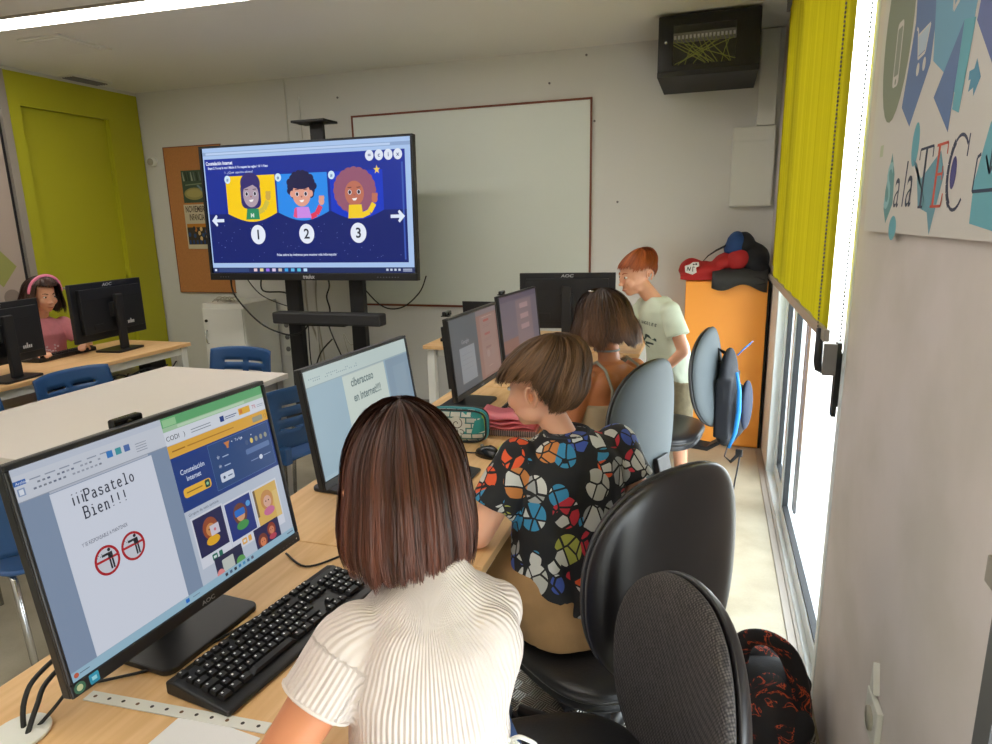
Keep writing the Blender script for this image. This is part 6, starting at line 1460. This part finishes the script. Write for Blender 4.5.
    limb(j, [hLp, lerp(hLp, kL, .9)], [.088, .074], 18, False); limb(j, [hRp, lerp(hRp, kR, .9)], [.088, .074], 18, False); grow('shorts', j, M['olive'], body, .007, 4)
    shoe(body, aL+V((0, 0, -.08)), f); shoe(body, aR+V((0, 0, -.08)), f)
    hm = hair_mat('short_red_hair', rgb(112, 46, 16), rgb(206, 112, 56), .45)
    def tm(a):
        d = 180*abs(a)/pi
        return radians(74 if d < 42 else 74+16*(d-42)/25 if d < 67 else 90 if d < 105 else 90+32*(d-105)/35 if d < 140 else 122)
    hair(body, hs(HM, 1.04), hm, .084, .106, .097, (0, -.008, .022), tm, lambda a: 0, 3200, .0026, fluff=.008, wave=.001, seed=12, whorl=(0, -.05), seg=9, clump=15, root=80, sweep=.15)
boy_red()

# ---- girl in pink at the left desk
def girl_pink():
    f, l, u = frame((.93, -.36)); S = V((-4.06, 3.06, .93)); P0 = V((-4.13, 3.09, .60)); HC = V((-4.00, 3.06, 1.115))
    HM = headM(HC, (.99, -.10), -10)
    yaw = atan2(l.y, l.x)
    sL, sR = S+l*.125+V((0, 0, -.02)), S-l*.125+V((0, 0, -.02))
    eL = V((-3.93, 3.26, .77)); hL = V((-3.80, 3.12, .785)); eR = V((-3.98, 2.90, .77)); hR = V((-3.83, 2.86, .785))
    b = MB(); head_prims(b, HM, .95)
    limb(b, [S, HC+V((-.01, 0, -.05))], [.04, .038])
    loft(b, [(P0+V((0, 0, -.09)), .12, .09, yaw), (P0, .12, .09, yaw), (lerp(P0, S, .4), .105, .078, yaw), (lerp(P0, S, .8), .12, .08, yaw), (S, .105, .06, yaw), (S+V((0, 0, .03)), .05, .045, yaw)])
    for s_, e_, h_, sg in ((sL, eL, hL, 1), (sR, eR, hR, -1)):
        limb(b, [s_, e_], [.038, .030]); limb(b, [e_, h_], [.030, .021]); hand_prims(b, h_, h_-e_, (0, 0, 1), .85, .5, sg)
    kL, kR = P0+f*.36+l*.09-V((0, 0, .03)), P0+f*.36-l*.09-V((0, 0, .03)); aL, aR = kL+V((-.02, 0, -.47)), kR+V((-.02, 0, -.47))
    limb(b, [P0+l*.07, kL, aL], [.07, .048, .032]); limb(b, [P0-l*.07, kR, aR], [.07, .048, .032])
    body = grow('person', b, M['skin'], None, .0058, 4)
    tag(body, 'person with long dark hair and pink headband behind the left desk', 'person')
    head_extras(body, HM, .95, (50, 32, 24))
    t = MB(); loft(t, [(lerp(P0, S, k)+V((0, 0, d)), rx, ry, yaw) for k, rx, ry, d in ((-.1, .135, .105, 0), (.4, .13, .1, 0), (.8, .134, .1, 0), (1, .115, .07, .006), (1, .075, .058, .03), (1, .054, .05, .04))], 30)
    t.ell(sL, (.052,)*3); t.ell(sR, (.052,)*3); t.tube([sL, lerp(sL, eL, .6)], [.052, .057], 22); t.tube([sR, lerp(sR, eR, .6)], [.052, .057], 22)
    sh = grow('t_shirt', t, M['pink'], body, .006, 5, disp=lambda p: .004*noise.noise(p*14))
    pr = MB(); random.seed(6)
    for k in range(40):
        a = random.uniform(-.05, .05); z = random.uniform(-.26, -.13); p = S+f*(.062+.036*(1-(a/.12)**2))+l*a+V((-.0, 0, z))
        pr.ell(p, (.006, .006, .006), 6)
    pr.build('glitter_print', mat('pale_glitter', rgb(238, 206, 214), .3), body)
    hm = hair_mat('long_dark_curls', rgb(32, 20, 18), rgb(92, 60, 48), .42)
    hair(body, HM, hm, .086, .097, .096, (0, -.012, .020), lambda a: radians(90) if abs(a) > .95 else radians(58), lambda a: (.14+.02*sin(6*a)) if abs(a) > .95 else 0, 2600, .004, flare=.022, curl=0, wave=.010, fluff=.016, seed=15, whorl=(0, .02), seg=16, clump=11, root_tone=.5)
    n_ = 24; P = []
    for k in range(n_+1):
        a = pi*(k/n_)-pi/2; P.append(HM @ V((.100*sin(a), .030, .02+.106*cos(a))))
    MB().tube(P, .011, 8, flat=.5).build('headband', mat('pink_headband', rgb(232, 130, 160), .6), body)
    j = MB(); loft(j, [(P0+V((0, 0, -.09)), .13, .1, yaw), (P0+V((0, 0, .03)), .125, .1, yaw)], 24); limb(j, [P0+l*.07, kL], [.085, .06]); limb(j, [P0-l*.07, kR], [.085, .06]); grow('trousers', j, M['jeans'], body, .009, 3)
    shoe(body, aL+V((0, 0, -.1)), f); shoe(body, aR+V((0, 0, -.1)), f)
girl_pink()
office_chair((-4.15, 3.10, 0), fa(.93, -.36), 'dark office chair under the girl in pink, hidden behind the left monitors', 'leather', 'shell', .42, .40, .70, .50)

# ================================================================== THINGS ON THE DESKS
ruler = MB(); ruler.box((0, 0, .0012), (.34, .022, .0022)); 
t = thing('punched_strip', 'white punched plastic strip lying on the desk below the nearest keyboard', 'strip', (-.790, .704, ZD+.0002), radians(4))
ruler.build('strip', M['plastic_white'], t, bevel=.0005)
c = Canvas(paper, Matrix.Translation((0, 0, .0024)))
for k in range(12): c.ell(-.155+.028*k, 0, .0032, .0032, (60, 56, 52) if k % 3 else (110, 84, 60))
c.build('holes', t)
tag(MB().prism([(-.08, -.105), (.08, -.105), (.075, .10), (-.078, .105)], 'z', 0, .0012).build('paper_sheet', mat('white_paper', rgb(232, 232, 232), .7), loc=(-.70, .60, ZD+.0002)), 'blank white sheet of paper at the bottom edge of the near desk', 'paper').rotation_euler = (0, 0, radians(-3))
tag(MB().prism([(-.035, -.035), (.035, -.03), (.033, .037), (-.036, .035)], 'z', 0, .002).build('sticky_note', mat('lime_yellow_note', rgb(205, 222, 50), .7), loc=(-.635, 2.055, ZD+.0002)), 'lime yellow sticky note beside the computer mouse', 'note')
# pencil case
t = thing('pencil_case', 'turquoise and white pencil case with black piping and a swirl print', 'pencil case', (-.835, 2.09, ZD), radians(6))
vs, fs = oval_pad(.215, .118, .038, .038, 0, 4.2, 10, 48, .45)
b = MB(); b.add(vs, fs, 0, Matrix.Translation((0, 0, .062)), True); 
def case_mat():
    m = mat('tiled_turquoise_print', rgb(220, 226, 222), .6); nt = m.node_tree; b = nt.nodes['Principled BSDF']; tc = nt.nodes['Texture Coordinate']; L = nt.links.new
    br = nt.nodes.new('ShaderNodeTexBrick'); br.inputs['Scale'].default_value = 13; br.inputs['Mortar Size'].default_value = .03; br.inputs['Color1'].default_value = rgb(206, 214, 210); br.inputs['Color2'].default_value = rgb(222, 224, 214); br.inputs['Mortar'].default_value = rgb(50, 120, 124)
    mp = nt.nodes.new('ShaderNodeMapping'); mp.inputs['Rotation'].default_value = (radians(90), 0, 0); L(tc.outputs['Object'], mp.inputs[0]); L(mp.outputs[0], br.inputs['Vector'])
    v_ = nt.nodes.new('ShaderNodeTexVoronoi'); v_.inputs['Scale'].default_value = 24; L(tc.outputs['Object'], v_.inputs['Vector']); sp = nt.nodes.new('ShaderNodeSeparateColor'); L(v_.outputs['Color'], sp.inputs[0])
    g = nt.nodes.new('ShaderNodeMath'); g.operation = 'GREATER_THAN'; g.inputs[1].default_value = .70; L(sp.outputs[0], g.inputs[0])
    g2 = nt.nodes.new('ShaderNodeMath'); g2.operation = 'GREATER_THAN'; g2.inputs[1].default_value = .85; L(sp.outputs[1], g2.inputs[0])
    m1 = nt.nodes.new('ShaderNodeMix'); m1.data_type = 'RGBA'; m1.inputs[7].default_value = rgb(46, 150, 148); L(g.outputs[0], m1.inputs[0]); L(br.outputs['Color'], m1.inputs[6])
    m2 = nt.nodes.new('ShaderNodeMix'); m2.data_type = 'RGBA'; m2.inputs[7].default_value = rgb(170, 205, 60); L(g2.outputs[0], m2.inputs[0]); L(m1.outputs[2], m2.inputs[6]); L(m2.outputs[2], b.inputs['Base Color']); return m
b.build('body', case_mat(), t)
def sup_ring(w_, h_, y, ex=4.2, n=56, z0=.062):
    P = []
    for k in range(n+1):
        a = 2*pi*k/n; c_, s_ = cos(a), sin(a)
        P.append((w_/2*abs(c_)**(2/ex)*(1 if c_ >= 0 else -1), y, z0+h_/2*abs(s_)**(2/ex)*(1 if s_ >= 0 else -1)))
    return P
MB().tube(sup_ring(.214, .116, -.026), .0035, 8, caps=False).build('piping', M['black'], t)
MB().tube(sup_ring(.217, .119, -.006), .0055, 8, caps=False).build('zip_band', mat('teal_zip_band', rgb(60, 150, 165), .6), t)
MB().tube(sup_ring(.216, .118, .012), .004, 8, caps=False).build('zip', M['black'], t)
c = Canvas(paper, Matrix(((1, 0, 0, 0), (0, 0, -1, -.0386), (0, 1, 0, .062), (0, 0, 0, 1))))
sw = lambda cx, cy, r0, r1, a0, a1: [(cx+(r0+(r1-r0)*i/22)*cos(radians(a0+(a1-a0)*i/22)), cy+(r0+(r1-r0)*i/22)*sin(radians(a0+(a1-a0)*i/22))) for i in range(23)]
c.ell(.005, .002, .032, .036, (222, 226, 222))
c.line(sw(.005, .012, .003, .022, 0, 420), .0026, (24, 28, 34)); c.line(sw(-.004, -.018, .003, .014, 90, 400), .0026, (24, 28, 34)); c.line(sw(.022, -.020, .002, .012, 180, 480), .0024, (24, 28, 34))
c.build('swirl_print', t)
# pink folder on a spiral notebook
t = thing('notebook', 'closed spiral notebook under the pink folder', 'notebook', (-.680, 2.245, ZD), radians(5))
MB().span(-.1, .1, -.07, .07, 0, .022).build('pages', mat('notebook_pages', rgb(170, 150, 150), .7), t, bevel=.002); MB().span(-.102, .102, -.072, .072, .022, .024).build('cover', mat('salmon_cover', rgb(214, 130, 130), .5), t)
sp = MB()
for k in range(24):
    x = -.094+.0082*k; sp.tube([(x, -.070+.006*cos(a), .012+.012*sin(a)) for a in [2*pi*i/10 for i in range(11)]], .0012, 5, caps=False)
sp.build('spiral_binding', M['black'], t)
t = thing('folder', 'shiny pink plastic folder lying on the spiral notebook', 'folder', (-.685, 2.25, ZD+.0255), radians(5))
for k in range(3):
    n = 14; vs = []; fs = []
    for i in range(n+1):
        for q in (-1, 1):
            x = -.11+.21*i/n; z = .004+.012*k+.005*sin(i*.7+k)+.012*(1-i/n)*k*.5
            vs += [(x, q*.075, z), (x, q*.075, z+.006)]
    for i in range(n):
        a = i*4; fs += [(a, a+2, a+6, a+4), (a+1, a+5, a+7, a+3), (a, a+4, a+5, a+1), (a+2, a+3, a+7, a+6)]
    fs += [(0, 1, 3, 2), (4*n, 4*n+2, 4*n+3, 4*n+1)]
    MB().add(vs, fs, 0, None, True).build('flap', mat('glossy_pink_film', rgb(228, 118, 132), .25) if k == 0 else bpy.data.materials['glossy_pink_film'], t)

# ================================================================== BAGS
def flame_mat():
    m = mat('black_cloth_with_red_flames', rgb(20, 18, 20), .7); nt = m.node_tree; b = nt.nodes['Principled BSDF']; tc = nt.nodes['Texture Coordinate']; L = nt.links.new
    n = nt.nodes.new('ShaderNodeTexNoise'); n.inputs['Scale'].default_value = 16; n.inputs['Detail'].default_value = 6; n.inputs['Distortion'].default_value = 2.2; L(tc.outputs['Object'], n.inputs['Vector'])
    cr = nt.nodes.new('ShaderNodeValToRGB'); e = cr.color_ramp.elements; e[0].position = .53; e[0].color = rgb(22, 18, 20); e[1].position = .62; e[1].color = rgb(24, 18, 20)
    for p_, c_ in ((.555, (96, 26, 18)), (.578, (226, 92, 40)), (.598, (90, 22, 18))): q = e.new(p_); q.color = rgb(*c_)
    L(n.outputs['Fac'], cr.inputs[0]); L(cr.outputs[0], b.inputs['Base Color']); return m
M['flame'] = flame_mat()
M['blackcloth'] = mat('black_bag_cloth', rgb(22, 23, 28), .75, bump=.3, bscale=200)
bg = thing('backpack', 'black backpack with red flame pattern on the floor by the right wall', 'backpack', (.215, 1.80, .004))
b = MB(); b.ell((0, .02, .12), (.12, .14, .115), 20); b.ell((0, -.06, .10), (.11, .10, .09), 20); b.ell((-.03, .10, .15), (.09, .08, .10)); b.box((0, 0, .05), (.2, .26, .09))
grow('body', b, M['flame'], bg, .008, 4)
for y, z, q in ((-.08, .13, .4), (.02, .19, .1)):
    b = MB(); b.ell((.0, y, z), (.115, .075, .048), 18, rot=(q, 0, 0)); grow('front_pocket', b, M['blackcloth'], bg, .006, 3)
MB().tube(smooth([(-.09, .03, .2), (-.085, .0, .29), (-.06, -.01, .330), (-.01, -.02, .340), (.04, -.02, .30), (.070, -.03, .22), (.075, -.04, .12), (.06, -.05, .08)]), .014, 10, flat=2.2).build('shoulder_strap', M['flame'], bg)
# backpack hung on the far chair
bg = thing('backpack', 'navy backpack with bright blue trim hung on the back of the far chair', 'backpack', (.115, 3.19, .44), radians(-11))
b = MB(); b.ell((-.02, 0, .27), (.045, .13, .20), 20); b.box((-.02, 0, .20), (.07, .25, .28)); b.ell((.03, 0, .17), (.05, .115, .13), 18); b.ell((-.01, 0, .05), (.05, .12, .05), 18)
grow('body', b, mat('navy_bag_cloth', rgb(12, 17, 27), .7, bump=.3, bscale=200), bg, .007, 5)
M['bluetrim'] = mat('bright_blue_trim', rgb(30, 130, 210), .5)
b = MB(); b.ell((.066, 0, .20), (.028, .10, .12), 18); grow('front_pocket', b, mat('dark_blue_bag_cloth', rgb(14, 30, 56), .7), bg, .006, 3)
MB().tube([(.035, -.122, .38), (.052, -.128, .30), (.055, -.130, .20), (.045, -.128, .10), (.02, -.12, .02)], [.004, .006, .007, .006, .004], 8, flat=1.6).build('side_trim', M['bluetrim'], bg)
MB().tube([(.01, -.09, .02), (.0, -.10, -.03), (.03, -.11, -.05), (.06, -.11, -.01)], [.008]*4, 8, flat=.4).build('loop_strap', M['blackcloth'], bg)
MB().tube([(.07, -.11, -.0), (.065, -.112, -.06), (.055, -.112, -.14), (.045, -.112, -.24)], [.010, .009, .009, .009], 8, flat=.4).build('hanging_strap', M['blackcloth'], bg)
MB().box((.065, -.112, .0), (.03, .012, .035)).build('buckle', M['black'], bg, bevel=.002)
MB().tube([(-.06, -.02, .40), (-.075, 0, .46), (-.05, .02, .44), (-.02, .02, .42)], [.008]*4, 8).build('top_loop', M['blackcloth'], bg)
for y in (-.03, .04): MB().tube([(.02, y, .44), (.045, y, .47), (.075, y-.01, .50)], [.004, .003, .002], 6).build('zip_pull', M['bluetrim'], bg)
# bags on the cupboard
rb = thing('sports_bag', 'red cloth bag with a white printed patch lying on the orange cupboard', 'bag', (-.03, 4.56, 1.103))
b = MB(); b.ell((-.02, 0, .06), (.165, .12, .06), 20); b.ell((-.10, 0, .075), (.08, .10, .065), 18); b.ell((.10, .0, .11), (.09, .10, .06), 18, rot=(0, -.5, 0)); b.box((-.02, 0, .02), (.30, .20, .035))
body = grow('body', b, mat('red_bag_cloth', rgb(176, 30, 30), .7, var=.12, vscale=20), rb, .007, 4, disp=lambda p: .008*noise.noise(p*14))
c = Canvas(paper, Matrix(((1, 0, 0, -.09), (0, 0, -1, -.118), (0, 1, 0, .075), (0, 0, 0, 1))))
c.poly([(-.045, -.02), (-.05, .02), (-.02, .03), (.0, .045), (.035, .045), (.04, .02), (.02, .01), (.025, -.02), (.0, -.035)], (215, 210, 205))
c.line([(-.035, -.01), (-.03, .015), (-.02, -.01), (-.012, .015)], .005, (30, 26, 28)); c.line([(.0, -.015), (.0, .015), (.012, .012)], .005, (30, 26, 28)); c.ell(.02, .032, .007, .006, (30, 26, 28)); c.ell(.005, .03, .006, .005, (30, 26, 28))
c.build('printed_patch', rb)
MB().tube([(-.03, -.02, .12), (.0, -.03, .155), (.05, -.03, .19), (.10, -.02, .215), (.13, .0, .225)], [.005, .008, .012, .014, .014], 8, flat=.5).build('strap', M['blackcloth'], rb)
kb = thing('backpack', 'black and blue backpack slumped on top of the orange cupboard', 'backpack', (.20, 4.60, 1.103))
b = MB(); b.ell((.03, .0, .12), (.12, .13, .12), 20); b.ell((-.02, -.01, .22), (.075, .11, .085), 18); b.ell((.07, -.02, .06), (.085, .13, .065), 18)
grow('body', b, M['blackcloth'], kb, .007, 4, disp=lambda p: .007*noise.noise(p*13))
b = MB(); b.ell((-.06, -.05, .225), (.065, .085, .085), 18); b.ell((-.09, -.03, .20), (.05, .07, .05), 14); grow('blue_panel', b, mat('blue_bag_cloth', rgb(24, 66, 122), .65), kb, .006, 4, disp=lambda p: .006*noise.noise(p*16))
b = MB(); b.ell((-.05, -.10, .13), (.075, .06, .065), 16, rot=(0, -.6, 0)); grow('red_panel', b, bpy.data.materials['red_bag_cloth'], kb, .006, 4)
mf = MB(); vs = []; fs = []; n = 16
for i in range(n+1):
    x = -.20+.33*i/n; dz = -.035-.02*sin(i*.5)
    for q, (y, z) in enumerate(((-.02, .085), (-.12, .075), (-.165, .055), (-.178, .02), (-.180, dz))): 
        vs.append((x, y-.004*sin(i*.9+q), z-.02*abs(i/n-.4)))
for i in range(n):
    for q in range(4): a = i*5+q; fs.append((a, a+5, a+6, a+1))
mf.add(vs, fs, 0, None, True); fo = mf.build('mesh_flap', mat('grey_black_mesh', rgb(44, 43, 42), .6, var=.3, vscale=60), kb)
so = fo.modifiers.new('thick', 'SOLIDIFY'); so.thickness = .006; so.offset = 1
MB().tube([(.02, -.172, .01), (.06, -.182, .03), (.11, -.182, .01), (.12, -.182, -.01), (.07, -.184, -.02), (.03, -.182, -.01)], .004, 6).build('cord', M['blackcloth'], kb)
